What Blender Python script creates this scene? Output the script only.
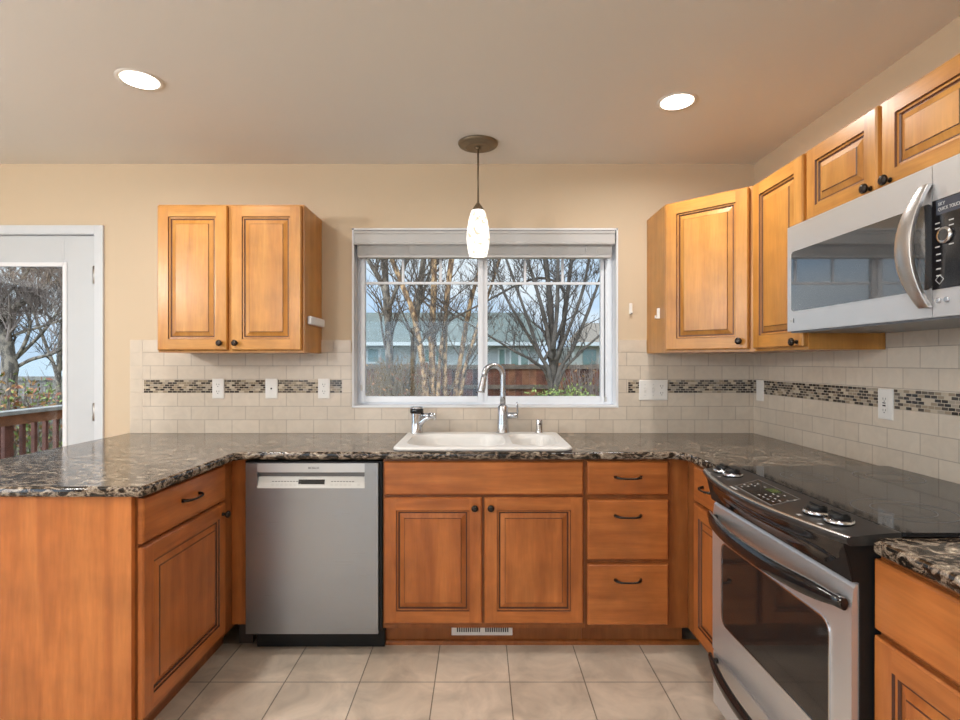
import bpy, math, random
from mathutils import Vector, Matrix
from mathutils.geometry import tessellate_polygon

# ------------------------------------------------------------------ clearing, camera, world, lights
for o in list(bpy.data.objects):
    bpy.data.objects.remove(o, do_unlink=True)
SC = bpy.context.scene
COL = SC.collection
F_PX, HZ, CAMZ = 540.0, 362.0, 1.317

cam_d = bpy.data.cameras.new('camera')
cam_d.sensor_width = 36.0
cam_d.lens = F_PX / 960.0 * 36.0
cam_d.shift_y = (HZ - 360.0) / 960.0
cam_d.clip_start = 0.05
cam = bpy.data.objects.new('camera', cam_d)
cam.location = (0, 0, CAMZ)
cam.rotation_euler = (math.pi / 2, 0, 0)
COL.objects.link(cam)
SC.camera = cam

SC.view_settings.view_transform = 'Standard'
SC.view_settings.look = 'None'
SC.view_settings.gamma = 1.0
SC.view_settings.use_curve_mapping = False
SC.view_settings.exposure = 0.20
SC.cycles.use_denoising = True
SC.cycles.denoising_prefilter = 'FAST'
SC.cycles.max_bounces = 9
SC.cycles.diffuse_bounces = 5
SC.cycles.glossy_bounces = 4
SC.cycles.transparent_max_bounces = 10
SC.cycles.sample_clamp_indirect = 4.0
SC.cycles.caustics_reflective = False
SC.cycles.caustics_refractive = False

SKY_FAR, SKY_SUN = 1.08, 4.6
W = bpy.data.worlds.new('sky')
SC.world = W
W.use_nodes = True
nt = W.node_tree
nt.nodes.clear()
out = nt.nodes.new('ShaderNodeOutputWorld')
bg = nt.nodes.new('ShaderNodeBackground')
tc = nt.nodes.new('ShaderNodeTexCoord')
mp = nt.nodes.new('ShaderNodeMapping')
mp.inputs['Scale'].default_value = (2.0, 2.0, 6.0)
nz = nt.nodes.new('ShaderNodeTexNoise')
nz.inputs['Scale'].default_value = 1.6
nz.inputs['Detail'].default_value = 5.0
cr = nt.nodes.new('ShaderNodeValToRGB')
cr.color_ramp.elements[0].position = 0.38
cr.color_ramp.elements[0].color = (0.42, 0.60, 0.84, 1)
cr.color_ramp.elements[1].position = 0.60
cr.color_ramp.elements[1].color = (0.74, 0.81, 0.90, 1)
nt.links.new(tc.outputs['Generated'], mp.inputs['Vector'])
nt.links.new(mp.outputs['Vector'], nz.inputs['Vector'])
nt.links.new(nz.outputs['Fac'], cr.inputs['Fac'])
nt.links.new(cr.outputs['Color'], bg.inputs['Color'])
# the sky is brighter around the sun, which stands behind the viewer on the left
dt = nt.nodes.new('ShaderNodeVectorMath')
dt.operation = 'DOT_PRODUCT'
dt.inputs[1].default_value = (-0.42, -0.61, 0.67)
nt.links.new(tc.outputs['Generated'], dt.inputs[0])
sm = nt.nodes.new('ShaderNodeMapRange')
sm.interpolation_type = 'SMOOTHSTEP'
sm.inputs['From Min'].default_value = 0.0
sm.inputs['From Max'].default_value = 0.9
sm.inputs['To Min'].default_value = SKY_FAR
sm.inputs['To Max'].default_value = SKY_SUN
nt.links.new(dt.outputs['Value'], sm.inputs['Value'])
nt.links.new(sm.outputs[0], bg.inputs['Strength'])
nt.links.new(bg.outputs['Background'], out.inputs['Surface'])


def lamp(name, kind, loc, energy, color=(1, 1, 1), size=0.1, rot=(0, 0, 0), spread=None, parent=None):
    d = bpy.data.lights.new(name, kind)
    d.energy = energy
    d.color = color
    if kind == 'AREA':
        d.shape = 'DISK'
        d.size = size
        if spread:
            d.spread = math.radians(spread)
    elif kind in ('POINT', 'SPOT'):
        d.shadow_soft_size = size
    elif kind == 'SUN':
        d.angle = size
    o = bpy.data.objects.new(name, d)
    o.location = loc
    o.rotation_euler = rot
    COL.objects.link(o)
    if parent:
        o.parent = parent
        o.location = Vector(loc) - parent.location
    return o


CAN_W, FILL_W, SUN_W = 8.0, 96.0, 0.9
WARM = (1.0, 0.97, 0.925)
lamp('sun', 'SUN', (0, 0, 8), SUN_W, (1.0, 0.95, 0.86), 0.12, (math.radians(48), 0, math.radians(-35)))


def portal(name, loc, sx, sy, rot):
    d = bpy.data.lights.new(name, 'AREA')
    d.shape = 'RECTANGLE'
    d.size, d.size_y = sx, sy
    d.cycles.is_portal = True
    o = bpy.data.objects.new(name, d)
    o.location, o.rotation_euler = loc, rot
    COL.objects.link(o)


# ------------------------------------------------------------------ material helpers
MATS = {}


def new_mat(name):
    m = bpy.data.materials.new(name)
    m.use_nodes = True
    n = m.node_tree
    b = n.nodes['Principled BSDF']
    MATS[name] = m
    return m, n, b


def plain(name, col, rough=0.5, metal=0.0, coat=0.0, noise=0.0, nscale=8.0, bump=0.0, spec=0.5):
    m, n, b = new_mat(name)
    b.inputs['Roughness'].default_value = rough
    b.inputs['Metallic'].default_value = metal
    b.inputs['Coat Weight'].default_value = coat
    b.inputs['Coat Roughness'].default_value = 0.08
    b.inputs['Specular IOR Level'].default_value = spec
    b.inputs['Base Color'].default_value = (*col, 1)
    if noise or bump:
        t = n.nodes.new('ShaderNodeTexCoord')
        z = n.nodes.new('ShaderNodeTexNoise')
        z.inputs['Scale'].default_value = nscale
        z.inputs['Detail'].default_value = 4
        n.links.new(t.outputs['Object'], z.inputs['Vector'])
        if noise:
            r = n.nodes.new('ShaderNodeValToRGB')
            r.color_ramp.elements[0].position = 0.3
            r.color_ramp.elements[1].position = 0.7
            r.color_ramp.elements[0].color = (*[c * (1 - noise) for c in col], 1)
            r.color_ramp.elements[1].color = (*[min(1, c * (1 + noise)) for c in col], 1)
            n.links.new(z.outputs['Fac'], r.inputs['Fac'])
            n.links.new(r.outputs['Color'], b.inputs['Base Color'])
        if bump:
            bp = n.nodes.new('ShaderNodeBump')
            bp.inputs['Strength'].default_value = bump
            bp.inputs['Distance'].default_value = 0.002
            n.links.new(z.outputs['Fac'], bp.inputs['Height'])
            n.links.new(bp.outputs['Normal'], b.inputs['Normal'])
    return m


def emit(name, col, s):
    m, n, b = new_mat(name)
    b.inputs['Base Color'].default_value = (*col, 1)
    b.inputs['Emission Color'].default_value = (*col, 1)
    b.inputs['Emission Strength'].default_value = s
    return m


def wood(name, scale, dark, mid, light, rough=0.34):
    m, n, b = new_mat(name)
    t = n.nodes.new('ShaderNodeTexCoord')
    oi = n.nodes.new('ShaderNodeObjectInfo')
    ad = n.nodes.new('ShaderNodeVectorMath')
    ad.operation = 'MULTIPLY_ADD'
    ad.inputs[1].default_value = (1, 1, 1)
    sc = n.nodes.new('ShaderNodeMath')
    sc.operation = 'MULTIPLY'
    sc.inputs[1].default_value = 13.0
    n.links.new(oi.outputs['Random'], sc.inputs[0])
    n.links.new(t.outputs['Object'], ad.inputs[0])
    n.links.new(sc.outputs[0], ad.inputs[2])
    m1 = n.nodes.new('ShaderNodeMapping')
    m1.inputs['Scale'].default_value = scale
    n.links.new(ad.outputs[0], m1.inputs['Vector'])
    z1 = n.nodes.new('ShaderNodeTexNoise')
    z1.inputs['Scale'].default_value = 1.0
    z1.inputs['Detail'].default_value = 5
    z1.inputs['Distortion'].default_value = 0.9
    n.links.new(m1.outputs['Vector'], z1.inputs['Vector'])
    r = n.nodes.new('ShaderNodeValToRGB')
    e = r.color_ramp.elements
    e[0].position, e[0].color = 0.25, (*dark, 1)
    e[1].position, e[1].color = 0.78, (*light, 1)
    k = e.new(0.5)
    k.color = (*mid, 1)
    n.links.new(z1.outputs['Fac'], r.inputs['Fac'])
    # blotchy figure
    z2 = n.nodes.new('ShaderNodeTexNoise')
    z2.inputs['Scale'].default_value = 7.0
    z2.inputs['Detail'].default_value = 3
    n.links.new(ad.outputs[0], z2.inputs['Vector'])
    mr = n.nodes.new('ShaderNodeMapRange')
    mr.inputs['From Min'].default_value = 0.3
    mr.inputs['From Max'].default_value = 0.7
    mr.inputs['To Min'].default_value = 0.86
    mr.inputs['To Max'].default_value = 1.10
    n.links.new(z2.outputs['Fac'], mr.inputs['Value'])
    # fine pores
    m3 = n.nodes.new('ShaderNodeMapping')
    m3.inputs['Scale'].default_value = tuple(s * 9 for s in scale)
    n.links.new(ad.outputs[0], m3.inputs['Vector'])
    z3 = n.nodes.new('ShaderNodeTexNoise')
    z3.inputs['Scale'].default_value = 1.0
    z3.inputs['Detail'].default_value = 2
    n.links.new(m3.outputs['Vector'], z3.inputs['Vector'])
    mr3 = n.nodes.new('ShaderNodeMapRange')
    mr3.inputs['From Min'].default_value = 0.3
    mr3.inputs['From Max'].default_value = 0.7
    mr3.inputs['To Min'].default_value = 0.93
    mr3.inputs['To Max'].default_value = 1.05
    n.links.new(z3.outputs['Fac'], mr3.inputs['Value'])
    mu = n.nodes.new('ShaderNodeMath')
    mu.operation = 'MULTIPLY'
    n.links.new(mr.outputs[0], mu.inputs[0])
    n.links.new(mr3.outputs[0], mu.inputs[1])
    vm = n.nodes.new('ShaderNodeVectorMath')
    vm.operation = 'SCALE'
    n.links.new(r.outputs['Color'], vm.inputs[0])
    n.links.new(mu.outputs[0], vm.inputs['Scale'])
    n.links.new(vm.outputs[0], b.inputs['Base Color'])
    b.inputs['Roughness'].default_value = rough
    b.inputs['Coat Weight'].default_value = 0.22
    b.inputs['Specular IOR Level'].default_value = 0.35
    b.inputs['Coat Roughness'].default_value = 0.24
    return m


def brick(name, plane, bw, bh, mortar, offset, c1, c2, cm, origin=(0, 0), rough=0.3, palette=None, mottling=0.0,
          mscale=9.0, bump=0.25, squash=None):
    """plane: which two object axes become the tile's u and v"""
    m, n, b = new_mat(name)
    t = n.nodes.new('ShaderNodeTexCoord')
    sp = n.nodes.new('ShaderNodeSeparateXYZ')
    cb = n.nodes.new('ShaderNodeCombineXYZ')
    n.links.new(t.outputs['Object'], sp.inputs[0])
    for i, ax in enumerate(plane):
        a = n.nodes.new('ShaderNodeMath')
        a.operation = 'SUBTRACT'
        a.inputs[1].default_value = origin[i]
        n.links.new(sp.outputs['XYZ'.index(ax)], a.inputs[0])
        n.links.new(a.outputs[0], cb.inputs[i])
    k = n.nodes.new('ShaderNodeTexBrick')
    k.offset = offset
    k.offset_frequency = 2
    k.squash = squash or 1.0
    k.squash_frequency = 2
    k.inputs['Scale'].default_value = 1.0
    k.inputs['Brick Width'].default_value = bw
    k.inputs['Row Height'].default_value = bh
    k.inputs['Mortar Size'].default_value = mortar
    k.inputs['Mortar Smooth'].default_value = 0.0
    k.inputs['Bias'].default_value = 0.0
    k.inputs['Mortar'].default_value = (*cm, 1)
    n.links.new(cb.outputs[0], k.inputs['Vector'])
    if palette:
        k.inputs['Color1'].default_value = (0, 0, 0, 1)
        k.inputs['Color2'].default_value = (1, 1, 1, 1)
        r = n.nodes.new('ShaderNodeValToRGB')
        r.color_ramp.interpolation = 'CONSTANT'
        e = r.color_ramp.elements
        e[0].position, e[0].color = 0.0, (*palette[0][1], 1)
        e[1].position, e[1].color = palette[1][0], (*palette[1][1], 1)
        for p, c in palette[2:]:
            q = e.new(p)
            q.color = (*c, 1)
        n.links.new(k.outputs['Color'], r.inputs['Fac'])
        mx = n.nodes.new('ShaderNodeMix')
        mx.data_type = 'RGBA'
        n.links.new(k.outputs['Fac'], mx.inputs['Factor'])
        n.links.new(r.outputs['Color'], mx.inputs[6])
        mx.inputs[7].default_value = (*cm, 1)
        col = mx.outputs[2]
    else:
        k.inputs['Color1'].default_value = (*c1, 1)
        k.inputs['Color2'].default_value = (*c2, 1)
        col = k.outputs['Color']
    if mottling:
        z = n.nodes.new('ShaderNodeTexNoise')
        z.inputs['Scale'].default_value = mscale
        z.inputs['Detail'].default_value = 6
        z.inputs['Roughness'].default_value = 0.6
        z.inputs['Distortion'].default_value = 0.8
        n.links.new(t.outputs['Object'], z.inputs['Vector'])
        mr = n.nodes.new('ShaderNodeMapRange')
        mr.inputs['From Min'].default_value = 0.3
        mr.inputs['From Max'].default_value = 0.7
        mr.inputs['To Min'].default_value = 1 - mottling
        mr.inputs['To Max'].default_value = 1 + mottling
        n.links.new(z.outputs['Fac'], mr.inputs['Value'])
        vm = n.nodes.new('ShaderNodeVectorMath')
        vm.operation = 'SCALE'
        n.links.new(col, vm.inputs[0])
        n.links.new(mr.outputs[0], vm.inputs['Scale'])
        col = vm.outputs[0]
    n.links.new(col, b.inputs['Base Color'])
    if bump:
        bp = n.nodes.new('ShaderNodeBump')
        bp.invert = True
        bp.inputs['Strength'].default_value = bump
        bp.inputs['Distance'].default_value = 0.002
        n.links.new(k.outputs['Fac'], bp.inputs['Height'])
        n.links.new(bp.outputs['Normal'], b.inputs['Normal'])
    b.inputs['Roughness'].default_value = rough
    return m


def granite(name):
    m, n, b = new_mat(name)
    t = n.nodes.new('ShaderNodeTexCoord')
    mp_ = n.nodes.new('ShaderNodeMapping')
    mp_.inputs['Scale'].default_value = (15, 23, 28)
    mp_.inputs['Rotation'].default_value = (0.1, 0.15, 0.5)
    n.links.new(t.outputs['Object'], mp_.inputs['Vector'])
    z = n.nodes.new('ShaderNodeTexNoise')
    z.inputs['Scale'].default_value = 1.5
    z.inputs['Detail'].default_value = 6
    z.inputs['Roughness'].default_value = 0.66
    z.inputs['Distortion'].default_value = 1.3
    n.links.new(mp_.outputs['Vector'], z.inputs['Vector'])
    r = n.nodes.new('ShaderNodeValToRGB')
    e = r.color_ramp.elements
    e[0].position, e[0].color = 0.40, (0.012, 0.009, 0.007, 1)
    e[1].position, e[1].color = 0.70, (0.70, 0.60, 0.47, 1)
    for p, c in ((0.475, (0.028, 0.020, 0.014, 1)), (0.52, (0.12, 0.085, 0.06, 1)), (0.545, (0.36, 0.28, 0.21, 1)), (0.565, (0.055, 0.042, 0.032, 1)),
                 (0.61, (0.50, 0.42, 0.33, 1)), (0.63, (0.10, 0.075, 0.055, 1))):
        k = e.new(p)
        k.color = c
    n.links.new(z.outputs['Fac'], r.inputs['Fac'])
    n.links.new(r.outputs['Color'], b.inputs['Base Color'])
    b.inputs['Roughness'].default_value = 0.13
    b.inputs['Specular IOR Level'].default_value = 0.40
    bp = n.nodes.new('ShaderNodeBump')
    bp.inputs['Strength'].default_value = 0.16
    bp.inputs['Distance'].default_value = 0.002
    n.links.new(z.outputs['Fac'], bp.inputs['Height'])
    n.links.new(bp.outputs['Normal'], b.inputs['Normal'])
    return m


def steel(name, col=(0.60, 0.60, 0.60), rough=0.3, axis='x', metal=1.0):
    m, n, b = new_mat(name)
    t = n.nodes.new('ShaderNodeTexCoord')
    mp_ = n.nodes.new('ShaderNodeMapping')
    mp_.inputs['Scale'].default_value = {'x': (3, 3, 500), 'z': (400, 400, 3)}[axis]
    n.links.new(t.outputs['Object'], mp_.inputs['Vector'])
    z = n.nodes.new('ShaderNodeTexNoise')
    z.inputs['Scale'].default_value = 1.0
    z.inputs['Detail'].default_value = 3
    n.links.new(mp_.outputs['Vector'], z.inputs['Vector'])
    mr = n.nodes.new('ShaderNodeMapRange')
    mr.inputs['To Min'].default_value = rough - 0.06
    mr.inputs['To Max'].default_value = rough + 0.06
    n.links.new(z.outputs['Fac'], mr.inputs['Value'])
    n.links.new(mr.outputs[0], b.inputs['Roughness'])
    b.inputs['Base Color'].default_value = (*col, 1)
    b.inputs['Metallic'].default_value = metal
    return m


def glass(name, tint=(0.97, 0.99, 0.98), refl=0.06):
    m = bpy.data.materials.new(name)
    m.use_nodes = True
    n = m.node_tree
    n.nodes.clear()
    o = n.nodes.new('ShaderNodeOutputMaterial')
    tr = n.nodes.new('ShaderNodeBsdfTransparent')
    tr.inputs['Color'].default_value = (*tint, 1)
    gl = n.nodes.new('ShaderNodeBsdfGlossy')
    gl.inputs['Roughness'].default_value = 0.02
    fr = n.nodes.new('ShaderNodeFresnel')
    fr.inputs['IOR'].default_value = 1.35
    mx = n.nodes.new('ShaderNodeMixShader')
    n.links.new(fr.outputs[0], mx.inputs[0])
    n.links.new(tr.outputs[0], mx.inputs[1])
    n.links.new(gl.outputs[0], mx.inputs[2])
    n.links.new(mx.outputs[0], o.inputs['Surface'])
    MATS[name] = m
    return m


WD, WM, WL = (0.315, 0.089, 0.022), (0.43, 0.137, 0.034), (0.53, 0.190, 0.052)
UD, UM, UL = (0.42, 0.165, 0.032), (0.51, 0.225, 0.047), (0.58, 0.280, 0.070)  # upper cabinets: same maple, stronger light up there put into lighter tones
WOOD_V = wood('wood_vertical', (14, 14, 1.3), WD, WM, WL)
WOOD_H = wood('wood_horizontal', (1.3, 1.3, 16), WD, WM, WL)
GLAZE = plain('wood_glaze', (0.075, 0.022, 0.008), 0.4)
FRAME_SHADED = wood('wood_frame_shaded', (14, 14, 1.3), tuple(c * 0.62 for c in WD), tuple(c * 0.62 for c in WM), tuple(c * 0.62 for c in WL))  # maple darkened: shade of door gaps and recesses put into the colour
WOODS = [WOOD_V, WOOD_H, GLAZE]
LIT_WOOD_V = wood('lit_wood_vertical', (14, 14, 1.3), UD, UM, UL)
LIT_WOOD_H = wood('lit_wood_horizontal', (1.3, 1.3, 16), UD, UM, UL)
LIT_WOODS = [LIT_WOOD_V, LIT_WOOD_H, plain('lit_wood_glaze', (0.12, 0.040, 0.012), 0.4)]
PAINT = plain('wall_paint', (0.64, 0.515, 0.365), 0.75, bump=0.08, nscale=90)
CEILP = plain('ceiling_paint', (0.77, 0.745, 0.705), 0.8, bump=0.08, nscale=70)
WHITE = plain('white_trim', (0.80, 0.82, 0.85), 0.4)
VINYL = plain('white_vinyl', (0.80, 0.84, 0.89), 0.35)
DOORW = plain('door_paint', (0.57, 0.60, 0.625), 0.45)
PLASTIC = plain('white_plastic', (0.83, 0.81, 0.77), 0.35)
DARK = plain('dark_slot', (0.015, 0.013, 0.012), 0.5)
BRONZE = plain('oil_rubbed_bronze', (0.030, 0.022, 0.017), 0.32, metal=0.6)
PBRONZE = plain('pendant_bronze', (0.20, 0.15, 0.095), 0.42, metal=0.5)
STEEL = steel('brushed_steel', (0.335, 0.345, 0.355), 0.30, 'x')
STEELV = steel('brushed_steel_bright', (0.70, 0.71, 0.725), 0.38, 'x', 0.8)
CHROME = plain('chrome', (0.72, 0.74, 0.77), 0.14, metal=1.0)
FAUCETM = plain('brushed_nickel', (0.56, 0.58, 0.61), 0.26, metal=1.0)
BLACKG = plain('black_gloss', (0.010, 0.009, 0.010), 0.10)
BLACKS = plain('black_satin', (0.012, 0.012, 0.012), 0.4, spec=0.25)
CTRL = plain('control_black', (0.028, 0.027, 0.027), 0.30)
GLASSTOP = plain('ceramic_glass', (0.012, 0.012, 0.014), 0.06, spec=0.42)
OVENGL = plain('oven_glass', (0.016, 0.015, 0.015), 0.06)
MWGL = plain('microwave_glass', (0.030, 0.032, 0.036), 0.03, coat=1.0, spec=1.0)
GREYPL = plain('grey_plastic', (0.55, 0.55, 0.53), 0.35)
SILVPL = plain('light_grey_plastic', (0.60, 0.60, 0.58), 0.3)
ENAMEL = plain('cream_enamel', (0.78, 0.775, 0.755), 0.34)
LEGEND = plain('white_legend', (0.50, 0.50, 0.50), 0.5)
GREENLCD = plain('green_lcd', (0.05, 0.09, 0.02), 0.2)
BLUELCD = plain('blue_grey_lcd', (0.05, 0.056, 0.075), 0.2)
GRANITE = granite('granite_laminate')
TILEB = brick('wall_tile', 'XZ', 0.1539, 0.0763, 0.0018, 0.5, (0.625, 0.54, 0.44), (0.68, 0.595, 0.49), (0.44, 0.375, 0.30),
              origin=(0.9833, 0.914), rough=0.28, mottling=0.06, mscale=14)
TILER = brick('wall_tile_side', 'YZ', 0.1539, 0.0763, 0.0018, 0.5, (0.625, 0.54, 0.44), (0.68, 0.595, 0.49), (0.44, 0.375, 0.30),
              origin=(0.05, 0.914), rough=0.28, mottling=0.06, mscale=14)
TILEEDGE = plain('bullnose_tile', (0.655, 0.57, 0.465), 0.28, noise=0.05, nscale=14)
PAL = [(0, (0.020, 0.014, 0.010)), (0.17, (0.30, 0.235, 0.165)), (0.36, (0.055, 0.042, 0.032)), (0.5, (0.52, 0.44, 0.33)),
       (0.64, (0.13, 0.105, 0.08)), (0.78, (0.36, 0.31, 0.25)), (0.88, (0.025, 0.02, 0.018))]
MOSB = brick('mosaic_back', 'XZ', 0.027, 0.0122, 0.0011, 0.42, None, None, (0.50, 0.43, 0.34), origin=(0, 1.1425), rough=0.15,
             palette=PAL, bump=0.2)
MOSR = brick('mosaic_side', 'YZ', 0.027, 0.0122, 0.0011, 0.42, None, None, (0.50, 0.43, 0.34), origin=(0, 1.1425), rough=0.15,
             palette=PAL, bump=0.2)
FLOORT = brick('floor_tile', 'XY', 0.3087, 0.3087, 0.0022, 0.0, (0.52, 0.435, 0.345), (0.585, 0.495, 0.40), (0.15, 0.125, 0.10),
               origin=(0.1227, 2.222), rough=0.38, mottling=0.22, mscale=6, bump=0.3)
GLASS = glass('window_glass')


# ------------------------------------------------------------------ mesh helpers
class MB:
    def __init__(self):
        self.v, self.f, self.m, self.s = [], [], [], []

    def face(self, pts, mi=0, smooth=False):
        b = len(self.v)
        self.v += [tuple(p) for p in pts]
        self.f.append(tuple(range(b, b + len(pts))))
        self.m.append(mi)
        self.s.append(smooth)
        return self

    def box(self, x0, y0, z0, x1, y1, z1, mi=0):
        x0, x1 = sorted((x0, x1))
        y0, y1 = sorted((y0, y1))
        z0, z1 = sorted((z0, z1))
        b = len(self.v)
        self.v += [(x0, y0, z0), (x1, y0, z0), (x1, y1, z0), (x0, y1, z0), (x0, y0, z1), (x1, y0, z1), (x1, y1, z1), (x0, y1, z1)]
        for q in ((0, 3, 2, 1), (4, 5, 6, 7), (0, 1, 5, 4), (1, 2, 6, 5), (2, 3, 7, 6), (3, 0, 4, 7)):
            self.f.append(tuple(b + i for i in q))
            self.m.append(mi)
            self.s.append(False)
        return self

    def loft(self, loops, mi=0, closed=True, cap0=False, cap1=False, smooth=True):
        """bridge consecutive loops of equal length; mi may be a list per band"""
        b = len(self.v)
        n = len(loops[0])
        for L in loops:
            self.v += [tuple(p) for p in L]
        for k in range(len(loops) - 1):
            mm = mi[k] if isinstance(mi, (list, tuple)) else mi
            for i in range(n if closed else n - 1):
                j = (i + 1) % n
                self.f.append((b + k * n + i, b + k * n + j, b + (k + 1) * n + j, b + (k + 1) * n + i))
                self.m.append(mm)
                self.s.append(smooth)
        first = mi[0] if isinstance(mi, (list, tuple)) else mi
        last = mi[-1] if isinstance(mi, (list, tuple)) else mi
        if cap0:
            self.f.append(tuple(b + i for i in reversed(range(n))))
            self.m.append(first)
            self.s.append(False)
        if cap1:
            e = b + (len(loops) - 1) * n
            self.f.append(tuple(e + i for i in range(n)))
            self.m.append(last)
            self.s.append(False)
        return self

    def lathe(self, prof, c, axis='z', seg=24, mi=0, smooth=True, cap0=True, cap1=True):
        """prof: [(radius, along)], axis may carry a sign: '-y' goes towards -y"""
        sg = -1 if axis[0] == '-' else 1
        ax = axis[-1]
        loops = []
        for r, h in prof:
            L = []
            for i in range(seg):
                a = 2 * math.pi * i / seg
                p, q = r * math.cos(a), r * math.sin(a)
                h_ = h * sg
                if ax == 'z':
                    L.append((c[0] + p, c[1] + q, c[2] + h_))
                elif ax == 'y':
                    L.append((c[0] + p, c[1] + h_, c[2] + q))
                else:
                    L.append((c[0] + h_, c[1] + p, c[2] + q))
            loops.append(L)
        return self.loft(loops, mi, True, cap0, cap1, smooth)

    def tube(self, pts, rad, seg=8, mi=0, caps=True, flat=1.0):
        pts = [Vector(p) for p in pts]
        n = len(pts)
        if not isinstance(rad, (list, tuple)):
            rad = [rad] * n
        loops = []
        up = None
        for i in range(n):
            t = (pts[min(i + 1, n - 1)] - pts[max(i - 1, 0)])
            if t.length < 1e-9:
                t = Vector((0, 0, 1))
            t.normalize()
            if up is None:
                up = Vector((0, 0, 1)) if abs(t.z) < 0.9 else Vector((0, 1, 0))
            a = t.cross(up)
            if a.length < 1e-4:
                a = t.cross(Vector((1, 0, 0)))
            a.normalize()
            bb = a.cross(t).normalized()
            up = bb
            loops.append([pts[i] + (a * math.cos(2 * math.pi * k / seg) + bb * flat * math.sin(2 * math.pi * k / seg)) * rad[i]
                          for k in range(seg)])
        return self.loft(loops, mi, True, caps, caps, True)

    def prism(self, outline, plane, d0, d1, mi=0, side_mi=None, smooth=False):
        """outline in the given plane ('xy','xz','yz') swept from d0 to d1 along the third axis"""
        def P(p, d):
            return {'xy': (p[0], p[1], d), 'xz': (p[0], d, p[1]), 'yz': (d, p[0], p[1])}[plane]
        a = [P(p, d0) for p in outline]
        c = [P(p, d1) for p in outline]
        self.face(list(reversed(a)), mi)
        self.face(c, mi)
        n = len(outline)
        for i in range(n):
            j = (i + 1) % n
            self.face([a[i], a[j], c[j], c[i]], mi if side_mi is None else side_mi, smooth)
        return self

    def build(self, name, mats, parent=None, bev=0.0, seg=2, origin=None):
        if not isinstance(mats, (list, tuple)):
            mats = [mats]
        xs, ys, zs = zip(*self.v)
        c = Vector(((min(xs) + max(xs)) / 2, (min(ys) + max(ys)) / 2, min(zs) if parent is None else (min(zs) + max(zs)) / 2))
        if origin is not None:
            c = Vector(origin)
        me = bpy.data.meshes.new(name)
        me.from_pydata([tuple(Vector(p) - c) for p in self.v], [], self.f)
        for mt in mats:
            me.materials.append(mt)
        me.polygons.foreach_set('material_index', self.m)
        me.polygons.foreach_set('use_smooth', self.s)
        me.validate()
        me.update()
        o = bpy.data.objects.new(name, me)
        COL.objects.link(o)
        if parent is not None:
            o.parent = parent
            o.location = c - wloc(parent)
        else:
            o.location = c
        if bev:
            b = o.modifiers.new('bevel', 'BEVEL')
            b.width = bev
            b.segments = seg
            b.limit_method = 'ANGLE'
            b.angle_limit = math.radians(40)
        return o


def wloc(o):
    p = Vector((0, 0, 0))
    while o is not None:
        p += o.location
        o = o.parent
    return p


def boxo(name, x0, y0, z0, x1, y1, z1, mat, parent=None, bev=0.0, origin=None):
    return MB().box(x0, y0, z0, x1, y1, z1).build(name, mat, parent, bev, origin=origin)


def thing(name, label, cat, loc, group=None):
    o = bpy.data.objects.new(name, None)
    o.empty_display_size = 0.05
    o.location = loc
    COL.objects.link(o)
    return tag(o, label, cat, group)


def tag(o, label, cat=None, group=None, kind=None):
    o['label'] = label
    if cat:
        o['category'] = cat
    if group:
        o['group'] = group
    if kind:
        o['kind'] = kind
    return o


def struct(o, label=None):
    o['kind'] = 'structure'
    if label:
        o['label'] = label
    return o


def text(name, body, size, loc, rot, mat, parent, depth=0.0003, align='CENTER', sx=1.0):
    cu = bpy.data.curves.new(name, 'FONT')
    cu.body = body
    cu.size = size
    cu.extrude = depth
    cu.align_x = align
    cu.align_y = 'CENTER'
    t = bpy.data.objects.new(name + '_tmp', cu)
    me = bpy.data.meshes.new_from_object(t)
    bpy.data.objects.remove(t)
    me.materials.clear()
    me.materials.append(mat)
    M = Matrix.Rotation(rot[2], 4, 'Z') @ Matrix.Rotation(rot[1], 4, 'Y') @ Matrix.Rotation(rot[0], 4, 'X') @ Matrix.Diagonal((sx, 1, 1, 1))
    me.transform(M)
    o = bpy.data.objects.new(name, me)
    COL.objects.link(o)
    o.parent = parent
    o.location = Vector(loc) - wloc(parent)
    return o


def at(px, py, Y):
    return Vector(((px - 480.0) * Y / F_PX, Y, CAMZ - (py - HZ) * Y / F_PX))


def rrect(x0, y0, x1, y1, r, n=6):
    """rounded rectangle, counter-clockwise in its plane"""
    P = []
    for cx, cy, a0 in ((x1 - r, y0 + r, -90), (x1 - r, y1 - r, 0), (x0 + r, y1 - r, 90), (x0 + r, y0 + r, 180)):
        for i in range(n + 1):
            a = math.radians(a0 + 90 * i / n)
            P.append((cx + r * math.cos(a), cy + r * math.sin(a)))
    return P


# ------------------------------------------------------------------ the room
XR, YB, XL, YF, ZC = 1.556, 3.063, -4.6, -3.2, 2.44
TH = 0.16
struct(boxo('floor', XL - TH, YF - TH, -0.12, XR + TH, YB + TH, 0.0, FLOORT, origin=(0, 0, 0)), 'beige stone tile floor laid in a square grid')
struct(boxo('ceiling', XL - TH, YF - TH, ZC, XR + TH, YB + TH, ZC + 0.12, CEILP), 'smooth off-white ceiling')
# back wall with a door opening and a window opening
DX0, DX1, DZ1 = -3.095, -2.178, 2.042
WX0, WX1, WZ0, WZ1 = -0.726, 0.784, 1.058, 2.076
m = MB()
y0, y1 = YB, YB + TH
m.box(XL - TH, y0, 0, DX0, y1, ZC)
m.box(DX0, y0, DZ1, DX1, y1, ZC)
m.box(DX1, y0, 0, WX0, y1, ZC)
m.box(WX0, y0, 0, WX1, y1, WZ0)
m.box(WX0, y0, WZ1, WX1, y1, ZC)
m.box(WX1, y0, 0, XR + TH, y1, ZC)
wall_back = struct(m.build('wall_back', PAINT), 'beige painted wall with the sink window and the glass door')
wall_right = struct(boxo('wall_right', XR, YF - TH, 0, XR + TH, YB, ZC, PAINT), 'beige painted wall behind the range')
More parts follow.
